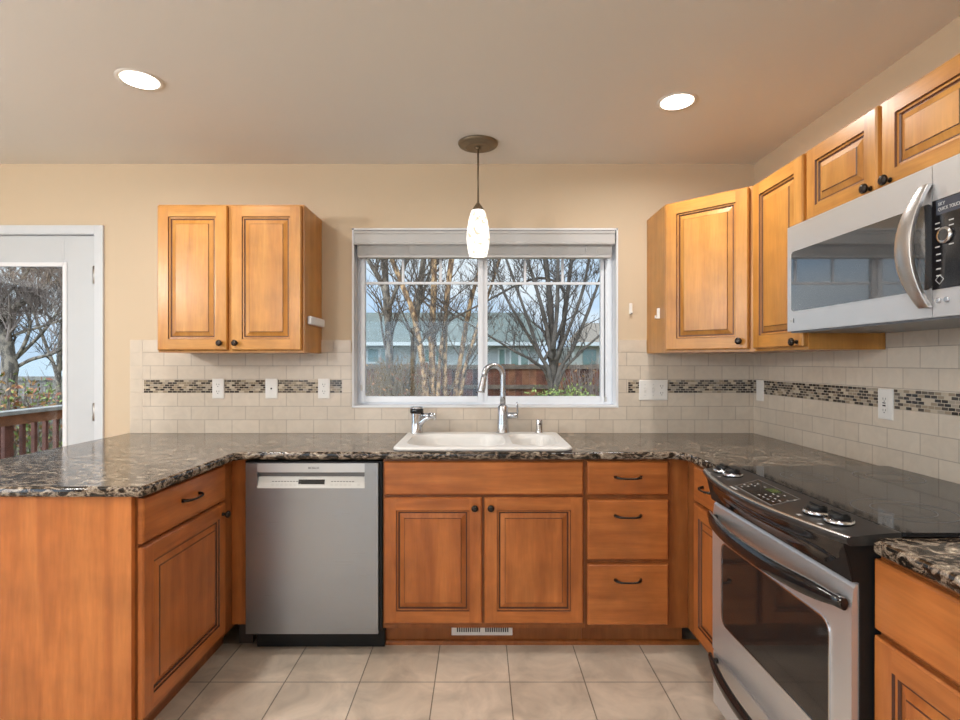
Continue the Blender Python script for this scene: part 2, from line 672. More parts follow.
# left wall and front wall, each with a large window added to let in daylight
m = MB()
LY0, LY1, LZ0, LZ1 = -1.3, 1.9, 0.12, 2.15
m.box(XL - TH, YF - TH, 0, XL, LY0, ZC).box(XL - TH, LY0, 0, XL, LY1, LZ0).box(XL - TH, LY0, LZ1, XL, LY1, ZC).box(XL - TH, LY1, 0, XL, YB, ZC)
struct(m.build('wall_left', PAINT), 'beige painted wall of the dining side')
m = MB()
FX0, FX1, FZ0, FZ1 = -2.6, 0.2, 0.5, 2.1
m.box(XL, YF - TH, 0, FX0, YF, ZC).box(FX0, YF - TH, 0, FX1, YF, FZ0).box(FX0, YF - TH, FZ1, FX1, YF, ZC).box(FX1, YF - TH, 0, XR, YF, ZC)
struct(m.build('wall_front', PAINT), 'beige painted wall behind the viewer')
w2 = MB()
for a, b in ((LY0, LY0 + .05), ((LY0 + LY1) / 2 - .03, (LY0 + LY1) / 2 + .03), (LY1 - .05, LY1)):
    w2.box(XL - .1, a, LZ0, XL - .04, b, LZ1)
w2.box(XL - .1, LY0, LZ0, XL - .04, LY1, LZ0 + .06).box(XL - .1, LY0, LZ1 - .06, XL - .04, LY1, LZ1)
w2o = struct(w2.build('added_window_2', VINYL), 'tall white-framed window added on the dining side for daylight')
boxo('pane', XL - .074, LY0 + .04, LZ0 + .05, XL - .066, LY1 - .04, LZ1 - .05, GLASS, w2o)
w3 = MB()
for a, b in ((FX0, FX0 + .05), ((FX0 + FX1) / 2 - .03, (FX0 + FX1) / 2 + .03), (FX1 - .05, FX1)):
    w3.box(a, YF - .1, FZ0, b, YF - .04, FZ1)
w3.box(FX0, YF - .1, FZ0, FX1, YF - .04, FZ0 + .06).box(FX0, YF - .1, FZ1 - .06, FX1, YF - .04, FZ1)
w3o = struct(w3.build('added_window_3', VINYL), 'wide white-framed window added behind the viewer for daylight')
boxo('pane', FX0 + .04, YF - .074, FZ0 + .05, FX1 - .04, YF - .066, FZ1 - .05, GLASS, w3o)
portal('daylight_left', (XL - 0.13, (LY0 + LY1) / 2, (LZ0 + LZ1) / 2), LZ1 - LZ0, LY1 - LY0, (0, math.radians(-90), 0))
portal('daylight_front', ((FX0 + FX1) / 2, YF - 0.13, (FZ0 + FZ1) / 2), FX1 - FX0, FZ1 - FZ0, (math.radians(90), 0, 0))
portal('daylight_sink', ((WX0 + WX1) / 2, YB + 0.13, (WZ0 + WZ1) / 2), WX1 - WX0, WZ1 - WZ0, (math.radians(-90), 0, 0))
portal('daylight_door', ((DX0 + DX1) / 2, YB + 0.13, 1.1), DX1 - DX0, 1.8, (math.radians(-90), 0, 0))

# backsplash tiles (children of their walls)
YT = YB - 0.010
TX0, TX1 = -1.98, XR
m = MB()
ZT_IN, ZT_OUT = 1.372, 1.442
TLX = -1.908          # left bullnose column ends
m.box(TLX, YT, 0.914, WX0, YB, 1.1425)
m.box(TLX, YT, 1.2155, WX0, YB, ZT_IN)
m.box(WX0, YT, 0.914, WX1, YB, WZ0 - 0.004)
m.box(WX1, YT, 0.914, XR - .001, YB, 1.1425)
m.box(WX1, YT, 1.2155, XR - .001, YB, ZT_IN)
m.box(TLX, YT, 1.1425, -1.9, YB, 1.2155)
m.box(-0.780, YT, 1.1425, WX0, YB, 1.2155)
m.box(WX1, YT, 1.1425, 0.838, YB, 1.2155)
m.build('backsplash', TILEB, wall_back, origin=(0, 0, 0))
m = MB()
for i in range(7):     # bullnose column at the left end
    z = 0.914 + i * 0.0763
    m.box(TX0, YT, z + .0002, TLX - .0006, YB, min(z + 0.0761, ZT_OUT))
x = TLX
while x < WX0 - 0.01:  # bullnose row on top, left of the window
    m.box(x + .0006, YT, ZT_IN + .001, min(x + 0.1533, WX0 - .004), YB, ZT_OUT)
    x += 0.1539
x = WX1 + 0.004
while x < 0.945 - .01:
    m.box(x + .0006, YT, ZT_IN + .001, min(x + 0.1533, 0.945), YB, ZT_OUT)
    x += 0.1539
m.build('bullnose_tiles', TILEEDGE, wall_back, 0.0012)
MB().box(-1.9, YT - .0005, 1.1425, -0.780, YB, 1.2155).box(0.838, YT - .0005, 1.1425, XR - .001, YB, 1.2155).build(
    'mosaic_strip', MOSB, wall_back, origin=(0, 0, 0))
XT = XR - 0.010
m = MB()
m.box(XT, 0.3, 0.914, XR, YT, 1.1425).box(XT, 0.3, 1.2155, XR, YT, 1.372 + 0.12)
m.build('backsplash', TILER, wall_right, origin=(0, 0, 0))
MB().box(XT - .0005, 0.3, 1.1425, XR, YT, 1.2155).build('mosaic_strip', MOSR, wall_right, origin=(0, 0, 0))

# ------------------------------------------------------------------ sink window
m = MB()
lt = 0.012      # jamb liner, front edge standing a little proud
m.box(WX0, YB - .004, WZ0, WX0 + lt, YB + .15, WZ1).box(WX1 - lt, YB - .004, WZ0, WX1, YB + .15, WZ1)
m.box(WX0, YB - .004, WZ1 - lt, WX1, YB + .15, WZ1).box(WX0, YB - .008, WZ0, WX1, YB + .15, WZ0 + lt)
win = struct(m.build('window_1', WHITE, None, 0.002), 'white framed sliding window over the sink')
fy0, fy1 = YB + 0.075, YB + 0.135
gx0, gxm0, gxm1, gx1 = -0.667, -0.012, 0.044, 0.703
gz0, gz1 = 1.117, 1.985
m = MB()
m.box(WX0 + lt, fy0 + .012, WZ0 + lt, gx0 - .018, fy1, WZ1 - lt).box(gx1 + .018, fy0 + .012, WZ0 + lt, WX1 - lt, fy1, WZ1 - lt)
m.box(gx0 - .018, fy0 + .012, WZ0 + lt, gx1 + .018, fy1, gz0 - .03).box(gx0 - .018, fy0 + .012, gz1 + .03, gx1 + .018, fy1, WZ1 - lt)
m.build('frame', VINYL, win, 0.003)
for nm, a, b, yy in (('left', gx0, gxm0, fy0), ('right', gxm1, gx1, fy0 + .012)):
    s = MB()
    L0 = a - (.03 if nm == 'left' else .03)
    R1 = b + .03
    s.box(L0, yy, gz0 - .035, a, yy + .03, gz1 + .035).box(b, yy, gz0 - .035, R1, yy + .03, gz1 + .035)
    s.box(a, yy, gz0 - .035, b, yy + .03, gz0).box(a, yy, gz1, b, yy + .03, gz1 + .035)
    so = s.build('sash', VINYL, win, 0.003)
    boxo('pane', a - .004, yy + .013, gz0 - .004, b + .004, yy + .018, gz1 + .004, GLASS, so)
    g = MB()
    for k in (1, 2):
        xx = a + (b - a) * k / 3
        g.box(xx - .007, yy + .009, gz0 + .667, xx + .007, yy + .022, gz1)
    g.box(a, yy + .009, gz0 + .653, b, yy + .022, gz0 + .667)
    g.build('muntins', VINYL, so)
MB().box(gx0 - .027, fy0 - .010, 1.150, gx0 - .017, fy0, 1.185).build('latch', GREYPL, win, 0.002)
MB().box(gx1 + .022, fy0 + .004, 1.085, gx1 + .034, fy0 + .012, 1.115).build('latch', GREYPL, win, 0.002)
# raised horizontal blind
BLINDM = plain('blind_white', (0.54, 0.545, 0.54), 0.5)
bl = thing('window_blind', 'white horizontal blind pulled up under its valance at the sink window', 'blind', (0.03, YB + .02, 1.90))
m = MB()
vx0, vx1 = WX0 + lt + .004, WX1 - lt - .010
m.prism([(YB - .018, 1.984), (YB - .012, 1.98), (YB - .004, 1.98), (YB - .004, 2.058), (YB - .016, 2.058), (YB - .020, 2.050),
         (YB - .020, 2.044), (YB - .014, 2.038), (YB - .014, 1.996), (YB - .019, 1.990)], 'yz', vx0, vx1)
m.box(vx0, YB - .004, 1.98, vx0 + .003, YB + .05, 2.058).box(vx1 - .003, YB - .004, 1.98, vx1, YB + .05, 2.058)
m.build('valance', BLINDM, bl)
boxo('head_rail', vx0 + .012, YB + .002, 2.01, vx1 - .012, YB + .05, 2.058, BLINDM, bl)
for i in range(12):
    z = 1.926 + i * 0.0056
    MB().box(vx0 + .014, YB + .002, z, vx1 - .014, YB + .05, z + .0035).build('slat', BLINDM, bl)
boxo('bottom_rail', vx0 + .014, YB + .002, 1.910, vx1 - .014, YB + .05, 1.9245, BLINDM, bl, 0.003)
for xx in (-0.40, 0.0, 0.40, 0.66):
    MB().tube([(xx, YB + .0005, 1.905), (xx, YB + .0005, 1.985)], 0.0014, 6).build('cord', BLINDM, bl)
MB().tube([(0.60, YB - .001, 1.985), (0.602, YB - .003, 1.96), (0.60, YB - .003, 1.935)], 0.003, 8).build('tilt_wand', BLINDM, bl)

# ------------------------------------------------------------------ glass door to the deck
m = MB()
dg0, dg1, dgz0, dgz1 = -2.93, -2.368, 0.25, 1.866
yd0, yd1 = YB + .012, YB + .055
m.box(DX0 + .004, yd0, 0.012, dg0, yd1, DZ1 - .006).box(dg1, yd0, 0.012, DX1 - .004, yd1, DZ1 - .006)
m.box(dg0, yd0, 0.012, dg1, yd1, dgz0).box(dg0, yd0, dgz1, dg1, yd1, DZ1 - .006)
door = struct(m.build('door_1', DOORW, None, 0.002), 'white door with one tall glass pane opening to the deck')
m = MB()
bd = .018
m.box(dg0 - bd, yd0 - .006, dgz0 - bd, dg0 + .006, yd0, dgz1 + bd).box(dg1 - .006, yd0 - .006, dgz0 - bd, dg1 + bd, yd0, dgz1 + bd)
m.box(dg0, yd0 - .006, dgz0 - bd, dg1, yd0, dgz0 + .006).box(dg0, yd0 - .006, dgz1 - .006, dg1, yd0, dgz1 + bd)
m.build('glazing_bead', WHITE, door, 0.002)
boxo('pane', dg0, yd0 + .018, dgz0, dg1, yd0 + .024, dgz1, GLASS, door)
for zz in (.985, 1.760, 0.22):
    h = MB().box(DX1 - .012, YB - .006, zz, DX1 - .003, yd0 - .0005, zz + .1)
    h.lathe([(.010, 0), (.010, .1)], (DX1 - .004, YB - .006, zz), 'z', 10)
    h.build('hinge', steel('hinge_steel_%d' % int(zz * 100), (.5, .48, .45), .35), door)
h = MB().lathe([(.03, 0), (.03, .008), (.012, .012), (.012, .045), (.028, .055), (.030, .07), (.02, .085)], (-3.02, yd0, 0.98), '-y', 16)
h.build('door_knob', FAUCETM, door)
m = MB()
cw = 0.048
m.box(DX1 - .001, YB - .014, 0, DX1 + cw, YB, DZ1 + cw).box(DX0 - cw, YB - .014, 0, DX0 + .001, YB, DZ1 + cw)
m.box(DX0 + .001, YB - .014, DZ1 - .001, DX1 - .001, YB, DZ1 + cw)
m.box(DX1 - .001, YB, 0, DX1 + .002, YB + TH, DZ1).box(DX0 - .002, YB, 0, DX0 + .001, YB + TH, DZ1).box(DX0, YB, DZ1 - .003, DX1, YB + TH, DZ1)
struct(m.build('trim_1', plain('casing_paint', (.64, .675, .71), .45), None, 0.003), 'white casing around the glass door')


# ------------------------------------------------------------------ cabinets
class Face:
    """frame of a cabinet front: O = lower left corner seen from the room, U along it, N out of it"""
    def __init__(self, O, U, N):
        self.O, self.U, self.N = Vector(O), Vector(U).normalized(), Vector(N).normalized()

    def __call__(self, u, v, w):
        return self.O + self.U * u + self.N * w + Vector((0, 0, v))


def rect(F, u0, v0, u1, v1, w):
    return [F(u0, v0, w), F(u1, v0, w), F(u1, v1, w), F(u0, v1, w)]


def fbox(mb, F, u0, v0, w0, u1, v1, w1, mi=0):
    mb.loft([rect(F, u0, v0, u1, v1, w0), rect(F, u0, v0, u1, v1, w1)], mi, True, True, True, False)


def slab_front(F, u0, v0, u1, v1, name, parent, th=.02, w0=.001):
    mb = MB()
    r = .006
    mb.loft([rect(F, u0, v0, u1, v1, w0), rect(F, u0, v0, u1, v1, th - .006), rect(F, u0 + r * .4, v0 + r * .4, u1 - r * .4, v1 - r * .4, th - .003),
             rect(F, u0 + r, v0 + r, u1 - r, v1 - r, th)], [1, 1, 1], True, True, True, False)
    return mb.build(name, WOODS, parent)


def raised_door(F, u0, v0, u1, v1, parent, name='door', st=.056, th=.02, w0=.001, woods=None):
    mb = MB()
    c = .005
    mb.loft([rect(F, u0, v0, u1, v1, w0), rect(F, u0, v0, u1, v1, th - .005), rect(F, u0 + c, v0 + c, u1 - c, v1 - c, th)], 0, True, True, False, False)
    a0, b0, a1, b1 = u0 + c, v0 + c, u1 - c, v1 - c
    i0, j0, i1, j1 = u0 + st, v0 + st, u1 - st, v1 - st
    mb.face(rect(F, a0, b0, i0, b1, th), 0)
    mb.face(rect(F, i1, b0, a1, b1, th), 0)
    mb.face(rect(F, i0, b0, i1, j0, th), 1)
    mb.face(rect(F, i0, j1, i1, b1, th), 1)

    def ins(d, w):
        return rect(F, i0 + d, j0 + d, i1 - d, j1 - d, w)
    loops = [ins(0, th), ins(.003, th - .006), ins(.009, th - .0065), ins(.0125, th - .011), ins(.016, th - .011), ins(.036, th - .004), ins(.0385, th - .001)]
    mb.loft(loops, [2, 0, 2, 2, 0, 2], True, False, True, False)
    mb.m[-1] = 0
    return mb.build(name, woods or WOODS, parent)


def knob(F, u, v, parent, w=.02):
    p = F(u, v, w)
    n = F.N
    a = n.cross(Vector((0, 0, 1))).normalized()
    prof = [(.0085, 0), (.0075, .003), (.0055, .007), (.0055, .013), (.012, .016), (.0155, .020), (.0160, .024), (.0135, .029), (.007, .032)]
    mb = MB()
    loops = [[p + n * h + (a * math.cos(2 * math.pi * k / 18) + Vector((0, 0, 1)) * math.sin(2 * math.pi * k / 18)) * r for k in range(18)] for r, h in prof]
    mb.loft(loops, 0, True, True, True, True)
    return mb.build('knob', BRONZE, parent)


def pull(F, u, v, parent, w=.02, half=.058):
    pts, rad = [], []
    for i in range(17):
        t = -1 + 2 * i / 16
        e = 1 - t * t
        pts.append(F(u + half * t, v - .0035 * e + .001, w + .004 + .024 * min(1, e * 1.5) ** 0.6 if abs(t) < 1 else w))
        rad.append(.0042 + .0030 * abs(t) ** 3)
    mb = MB().tube(pts, rad, 8, 0, True)
    return mb.build('pull', BRONZE, parent)


def carcass(parent, F, w, h, depth, kick=False, mat=None, name='carcass'):
    """box behind the face plane, plus a face frame (the face plane is w=0)"""
    mb = MB()
    fbox(mb, F, 0, 0, -depth, w, h, -.001, 0)
    return mb.build(name, mat or FRAME_SHADED, parent)


# --- wall cabinet left of the window
ZU0, ZU1 = 1.365, 2.120
FB = Face((-1.642, YB - .305, ZU0), (1, 0, 0), (0, -1, 0))
c = thing('wall_cabinet', 'honey maple wall cabinet with two raised-panel doors left of the window', 'cabinet', (-1.27, YB - .15, ZU0))
carcass(c, FB, .745, ZU1 - ZU0, .303, mat=LIT_WOOD_V)
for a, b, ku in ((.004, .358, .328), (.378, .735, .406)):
    d = raised_door(FB, a, .012, b, .746, c, woods=LIT_WOODS)
    knob(FB, ku, .048, d)
# white holder strip on its side
t = MB().box(-.8965, 2.800, 1.512, -.874, 3.045, 1.556).build('holder_strip', [plain('cool_white_plastic', (.82, .84, .87), .3)], None, .006)
tag(t, 'white plastic holder strip on the side of the left wall cabinet', 'holder')

# --- corner cabinet with a diagonal door
c = thing('corner_wall_cabinet', 'diagonal corner wall cabinet with one raised-panel door right of the window', 'cabinet', (1.3, 2.8, ZU0))
A, B = Vector((.946, YB - .305, 0)), Vector((1.251, YB - .61, 0))
m = MB()
m.prism([(.946, YB - .003), (.946, YB - .305), (1.251, YB - .61), (XR - .012, YB - .61), (XR - .012, YB - .012), (.96, YB - .003)], 'xy', ZU0, ZU1)
m.build('carcass', LIT_WOOD_V, c)
U = (B - A).normalized()
N = Vector((U.y, -U.x, 0))
FD = Face((A.x, A.y, ZU0), U, N)
Ld = (B - A).length
d = raised_door(FD, .012, .012, Ld - .024, .748, c, woods=LIT_WOODS)
knob(FD, Ld - .060, .048, d)
tag(MB().box(.944 - .012, 2.832, 1.545, .9448, 2.850, 1.600).box(.944 - .024, 2.834, 1.545, .944 - .018, 2.848, 1.562).box(.920, 2.834, 1.545, .9448, 2.848, 1.551)
    .build('adhesive_hook', PLASTIC, None, .002), 'small white hook on the side of the diagonal corner cabinet', 'hook')
tag(MB().box(.846, YB - .006, 1.588, .864, YB - .0005, 1.650).box(.849, YB - .022, 1.588, .861, YB - .0005, 1.595).box(.849, YB - .022, 1.588, .861, YB - .017, 1.605)
    .build('adhesive_hook', PLASTIC, None, .002), 'small white hook on the beige wall beside the window', 'hook')

# --- single door cabinet and the pair over the microwave (facing -x)
XU = XR - .305
YC1, YM0, YM1 = YB - .61, 2.055, 1.285
FR = Face((XU, YC1 - .001, ZU0), (0, -1, 0), (-1, 0, 0))
c = thing('wall_cabinet', 'narrow tall wall cabinet with one door between the corner cabinet and the microwave', 'cabinet', (1.4, 2.25, ZU0))
wd = YC1 - .001 - YM0
mb = MB()
fbox(mb, FR, 0, 0, -.292, wd, ZU1 - ZU0, -.001)
mb.build('carcass', LIT_WOOD_V, c)
d = raised_door(FR, .012, .012, wd - .008, .748, c, woods=LIT_WOODS)
knob(FR, wd - .042, .030, d)
ZM1 = 1.828
FM = Face((XU, YM0 - .001, ZM1), (0, -1, 0), (-1, 0, 0))
c = thing('wall_cabinet', 'short wall cabinet with two small doors above the microwave', 'cabinet', (1.4, 1.67, ZM1))
mb = MB()
wd = YM0 - YM1 - .001
fbox(mb, FM, 0, 0, -.303, wd, ZU1 - ZM1, -.001)
mb.build('carcass', LIT_WOOD_V, c)
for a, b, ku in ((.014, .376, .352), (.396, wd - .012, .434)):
    d = raised_door(FM, a, .012, b, ZU1 - ZM1 - .007, c, st=.054, woods=LIT_WOODS)
    knob(FM, ku, .035, d)

# --- base cabinets of the back run (facing -y)
YFc = YB - .61       # face frame plane
ZB0, ZB1 = .110, .880
KY = YB - .535


def base_y(x0, x1, label, kick=True):
    c = thing('base_cabinet', label, 'cabinet', ((x0 + x1) / 2, YFc + .3, 0))
    F = Face((x0, YFc, 0), (1, 0, 0), (0, -1, 0))
    mb = MB()
    w_ = x1 - x0
    fbox(mb, F, 0, ZB0, -.60, .018, ZB1, 0)
    fbox(mb, F, w_ - .018, ZB0, -.60, w_, ZB1, 0)
    fbox(mb, F, .018, ZB0, -.60, w_ - .018, ZB0 + .018, 0)
    fbox(mb, F, .018, ZB0 + .018, -.60, w_ - .018, ZB1, -.59)
    fbox(mb, F, .018, ZB0 + .018, -.016, w_ - .018, ZB1, 0)
    mb.build('carcass', FRAME_SHADED, c)
    if kick:
        mb = MB()
        fbox(mb, F, 0, 0, -.60, x1 - x0, ZB0, -.075)
        mb.build('toe_kick', FRAME_SHADED, c)
    return c, F


DZ = (.137, .705, .718, .868)
c, F = base_y(-.440, .4755, 'maple sink base cabinet with two doors under one false drawer front')
o = -(-.440)
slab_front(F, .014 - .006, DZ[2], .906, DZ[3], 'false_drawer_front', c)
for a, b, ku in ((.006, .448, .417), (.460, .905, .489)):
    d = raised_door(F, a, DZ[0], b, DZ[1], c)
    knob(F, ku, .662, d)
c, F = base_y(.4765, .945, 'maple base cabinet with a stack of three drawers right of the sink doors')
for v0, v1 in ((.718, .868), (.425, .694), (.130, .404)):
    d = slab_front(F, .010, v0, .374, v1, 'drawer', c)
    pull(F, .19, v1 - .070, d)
# dishwasher side filler comes with the peninsula corner
# --- peninsula (facing +x)
XP = -1.127
PY0 = 1.757
c = thing('peninsula_cabinet', 'maple peninsula base cabinet with one drawer, one door and a plain end panel', 'cabinet', (-1.42, 2.2, 0))
FP = Face((XP, PY0, 0), (0, 1, 0), (1, 0, 0))
mb = MB()
fbox(mb, FP, .020, ZB0, -.595, YFc - PY0, ZB1, 0)
mb.box(XP - .595, YFc, ZB0, XP, YB - .002, ZB1)
mb.build('carcass', FRAME_SHADED, c)
mb = MB()
fbox(mb, FP, .06, 0, -.59, YFc - PY0 + .075, ZB0, -.075)
mb.build('toe_kick', FRAME_SHADED, c)
boxo('end_panel', XP - .60, PY0 - .002, 0, XP - .006, PY0 + .0195, ZB1, WOOD_V, c, .002)
boxo('back_panel', XP - .615, PY0 + .02, 0, XP - .597, YB - .002, ZB1, WOOD_V, c)
boxo('corner_filler', XP, YFc - .001, ZB0 + .016, -1.064, YFc + .018, ZB1, WOOD_V, c)
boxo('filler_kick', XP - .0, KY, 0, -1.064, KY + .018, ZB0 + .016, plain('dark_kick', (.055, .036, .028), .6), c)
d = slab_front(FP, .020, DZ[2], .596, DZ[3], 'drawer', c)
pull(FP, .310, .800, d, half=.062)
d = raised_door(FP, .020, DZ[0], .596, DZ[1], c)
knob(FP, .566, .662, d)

# --- right run (facing -x)
XRc = XR - .61
FX = Face((XRc, YFc, 0), (0, -1, 0), (-1, 0, 0))
RY0, RY1 = 1.258, 2.020       # the range
c = thing('base_cabinet', 'narrow maple base cabinet with drawer over door between the corner and the range', 'cabinet', (1.25, 2.24, 0))
wd = YFc - RY1 - .004
mb = MB()
fbox(mb, FX, 0, ZB0, -.60, wd, ZB1, 0)
mb.build('carcass', FRAME_SHADED, c)
mb = MB()
fbox(mb, FX, .075, 0, -.60, wd, ZB0, -.075)
mb.build('toe_kick', FRAME_SHADED, c)
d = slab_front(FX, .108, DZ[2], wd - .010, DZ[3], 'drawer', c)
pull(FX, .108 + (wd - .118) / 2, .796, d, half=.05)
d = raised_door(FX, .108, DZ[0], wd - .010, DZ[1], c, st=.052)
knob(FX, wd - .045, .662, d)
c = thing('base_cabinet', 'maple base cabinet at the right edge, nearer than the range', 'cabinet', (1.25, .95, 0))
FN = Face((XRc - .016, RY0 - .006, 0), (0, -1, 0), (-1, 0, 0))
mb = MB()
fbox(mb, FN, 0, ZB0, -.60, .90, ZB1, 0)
mb.build('carcass', FRAME_SHADED, c)
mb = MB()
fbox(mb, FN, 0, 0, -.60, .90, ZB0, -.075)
mb.build('toe_kick', FRAME_SHADED, c)
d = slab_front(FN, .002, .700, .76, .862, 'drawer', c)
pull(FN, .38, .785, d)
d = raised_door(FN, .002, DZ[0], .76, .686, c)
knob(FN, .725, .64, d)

# base shoe moulding along the toe kick
m = MB()
m.prism([(KY - .002, 0), (KY - .016, 0), (KY - .015, .010), (KY - .010, .017), (KY - .002, .020)], 'yz', -.440, .945 + .075)
struct(m.build('trim_2', FRAME_SHADED), 'wooden shoe moulding under the back cabinets')
# floor register in the toe kick
v = thing('vent_register', 'white louvred heat register in the toe kick below the sink cabinet', 'vent', (.01, KY - .003, .042))
REG = plain('register_white', (.74, .73, .71), .4)
boxo('plate', -.133, KY - .006, .040, .152, KY - .0005, .098, REG, v, .002)
for i in range(24):
    if i in (11, 12):
        continue
    xx = -.108 + i * .0102
    MB().box(xx, KY - .0068, .056, xx + .0060, KY - .0062, .093).build('louvre', DARK, v)


# ------------------------------------------------------------------ countertops
def offset_poly(P, ds):
    """move each edge i (P[i]->P[i+1]) inwards by ds[i]; P counter-clockwise"""
    n = len(P)
    R = []
    for i in range(n):
        p0, p1, p2 = Vector(P[i - 1]), Vector(P[i]), Vector(P[(i + 1) % n])
        d1, d2 = (p1 - p0).normalized(), (p2 - p1).normalized()
        n1, n2 = Vector((-d1.y, d1.x)), Vector((-d2.y, d2.x))
        a, b = ds[i - 1], ds[i]
        q1, q2 = p1 + n1 * a, p1 + n2 * b
        cr_ = d1.x * d2.y - d1.y * d2.x
        if abs(cr_) < 1e-5:
            R.append(tuple(q1))
        else:
            t = ((q2.x - q1.x) * d2.y - (q2.y - q1.y) * d2.x) / cr_
            R.append(tuple(q1 + d1 * t))
    return R


def arc(cx, cy, r, a0, a1, n=6):
    return [(cx + r * math.cos(math.radians(a0 + (a1 - a0) * i / n)), cy + r * math.sin(math.radians(a0 + (a1 - a0) * i / n))) for i in range(n + 1)]


def countertop(name, P, walls, holes, zt=.914, zb=.881, r=.011):
    n = len(P)
    free = [0.0 if i in walls else 1.0 for i in range(n)]
    prof = [(r * .6, zb), (r * .15, zb + r * .4), (0, zb + r), (0, zt - r), (r * .12, zt - r * .5), (r * .45, zt - r * .12), (r, zt)]
    mb = MB()
    loops = []
    for d_, z in prof:
        loops.append([(x, y, z) for x, y in offset_poly(P, [d_ * f for f in free])])
    mb.loft(loops, 0, True, False, False, True)
    for z, flip, L in ((zt, False, loops[-1]), (zb, True, loops[0])):
        polys = [[Vector(p) for p in L]] + [[Vector((x, y, z)) for x, y in H] for H in holes]
        flat = [p for q in polys for p in q]
        for t in tessellate_polygon(polys):
            pts = [flat[i] for i in t]
            nz_ = (pts[1] - pts[0]).cross(pts[2] - pts[0]).z
            if (nz_ < 0) != flip:
                pts.reverse()
            mb.face(pts)
    for H in holes:
        mb.loft([[(x, y, zb) for x, y in H], [(x, y, zt) for x, y in H]], 0, True)
    return mb.build(name, GRANITE, None, origin=(0, 0, zb))


CF, CPX, CRX = 2.412, -1.084, .913
P = [(-2.0, 1.738)]
P += arc(CPX - .02, 1.738 + .02, .02, -90, 0, 4)
P += list(reversed(arc(CPX + .055, CF - .055, .055, 90, 180, 5)))
P += list(reversed(arc(CRX - .05, CF - .05, .05, 0, 90, 5)))
P += [(CRX, RY1 + .018), (XR - .011, RY1 + .018), (XR - .011, YB - .011), (-2.0, YB - .011)]
n_ = len(P)
hole = list(reversed([(-.375, 2.462), (.40, 2.462), (.40, 2.985), (-.375, 2.985)]))
t = countertop('countertop', P, {n_ - 4, n_ - 3, n_ - 2}, [hole])
tag(t, 'dark speckled granite-look countertop running from the peninsula past the sink to the range', 'countertop')
P = [(CRX - .020, .36), (XR - .011, .36), (XR - .011, RY0 - .022)] + [(CRX - .008, RY0 - .022)] + [(CRX - .020, RY0 - .034)]
t = countertop('countertop', P, {1, 2}, [])
tag(t, 'short dark speckled countertop at the right edge, nearer than the range', 'countertop')

# ------------------------------------------------------------------ sink and its fittings
sk = thing('kitchen_sink', 'cream white drop-in double bowl sink under the window', 'sink', (.013, 2.72, .914))
mb = MB()
X0, X1, Y0, Y1 = -.398, .424, 2.440, 3.000
ZR = .931
def rr(d, z, r=.045):
    return [(x, y, z) for x, y in rrect(X0 + d, Y0 + d, X1 - d, Y1 - d, max(r - d * .5, .01))]
mb.loft([rr(.004, .9145), rr(0, .917), rr(0, .924), rr(.004, .9295), rr(.012, ZR)], 0, True, False, False, True)
rim = rr(.012, ZR)
bowls = [(-.352, 2.478, .122, 2.905, .13), (.150, 2.490, .378, 2.890, .085)]
polys = [[Vector(p) for p in rim]]
for bx0, by0, bx1, by1, br in bowls:
    polys.append([Vector((x, y, ZR)) for x, y in reversed(rrect(bx0, by0, bx1, by1, br))])
flat = [p for q in polys for p in q]
for t in tessellate_polygon(polys):
    pts = [flat[i] for i in t]
    if (pts[1] - pts[0]).cross(pts[2] - pts[0]).z < 0:
        pts.reverse()
    mb.face(pts, 0)
mb.build('rim', ENAMEL, sk)
for bx0, by0, bx1, by1, br in bowls:
    mb = MB()
    dep = .19
    L = []
    for d_, z in ((0, ZR), (.006, ZR - .008), (.012, ZR - .03), (.022, ZR - dep + .04), (.035, ZR - dep + .012), (.065, ZR - dep)):
        L.append([(x, y, z) for x, y in rrect(bx0 + d_, by0 + d_, bx1 - d_, by1 - d_, max(br - d_ * .4, .03))])
    L.reverse()
    mb.loft(L, 0, True, True, False, True)
    bo = mb.build('bowl', ENAMEL, sk)
    MB().lathe([(.045, 0), (.045, .002), (.038, .004), (.02, .002)], ((bx0 + bx1) / 2, (by0 + by1) / 2 + .05, ZR - dep), 'z', 20).build('drain', CHROME, bo)

fx, fy = .125, 2.952
f = thing('kitchen_faucet', 'tall brushed gooseneck faucet with pull-down spray head behind the sink', 'faucet', (fx, fy, ZR))
MB().lathe([(.036, 0), (.036, .004), (.033, .008), (.031, .05), (.0285, .10), (.026, .143), (.021, .150), (.017, .152)], (fx, fy, ZR), 'z', 24).build('body', FAUCETM, f)
pts = [(fx, fy, ZR + .145), (fx, fy, ZR + .20), (fx, fy, ZR + .27), (fx, fy, ZR + .315)]
R_ = .054
dx, dy = -.94, -.34
for i in range(1, 13):
    a = math.radians(180 * i / 13 * 1.0)
    k = R_ * (1 - math.cos(a))
    pts.append((fx + dx * k, fy + dy * k, ZR + .315 + R_ * math.sin(a)))
pts.append((fx + dx * 2.03 * R_, fy + dy * 2.03 * R_, ZR + .30))
MB().tube(pts, .0150, 14).build('neck', FAUCETM, f)
hx, hy = fx + dx * 2.03 * R_, fy + dy * 2.03 * R_
a0 = Vector((hx, hy, ZR + .305))
dirv = Vector((-.20, -.06, -1)).normalized()
prof = [(.0150, 0), (.0160, .004), (.0160, .03), (.0178, .034), (.0200, .07), (.0215, .082), (.017, .086)]
MB().tube([a0 + dirv * h for r, h in prof], [r for r, h in prof], 16).build('spray_head', FAUCETM, f)
mb = MB()
mb.lathe([(.0165, 0), (.0165, .055), (.0125, .062), (.006, .064)], (fx + .018, fy, ZR + .093), 'x', 16)
mb.tube([(fx + .074, fy, ZR + .093), (fx + .080, fy - .004, ZR + .115), (fx + .078, fy - .012, ZR + .145), (fx + .076, fy - .018, ZR + .168)], [.007, .0055, .0045, .005], 10)
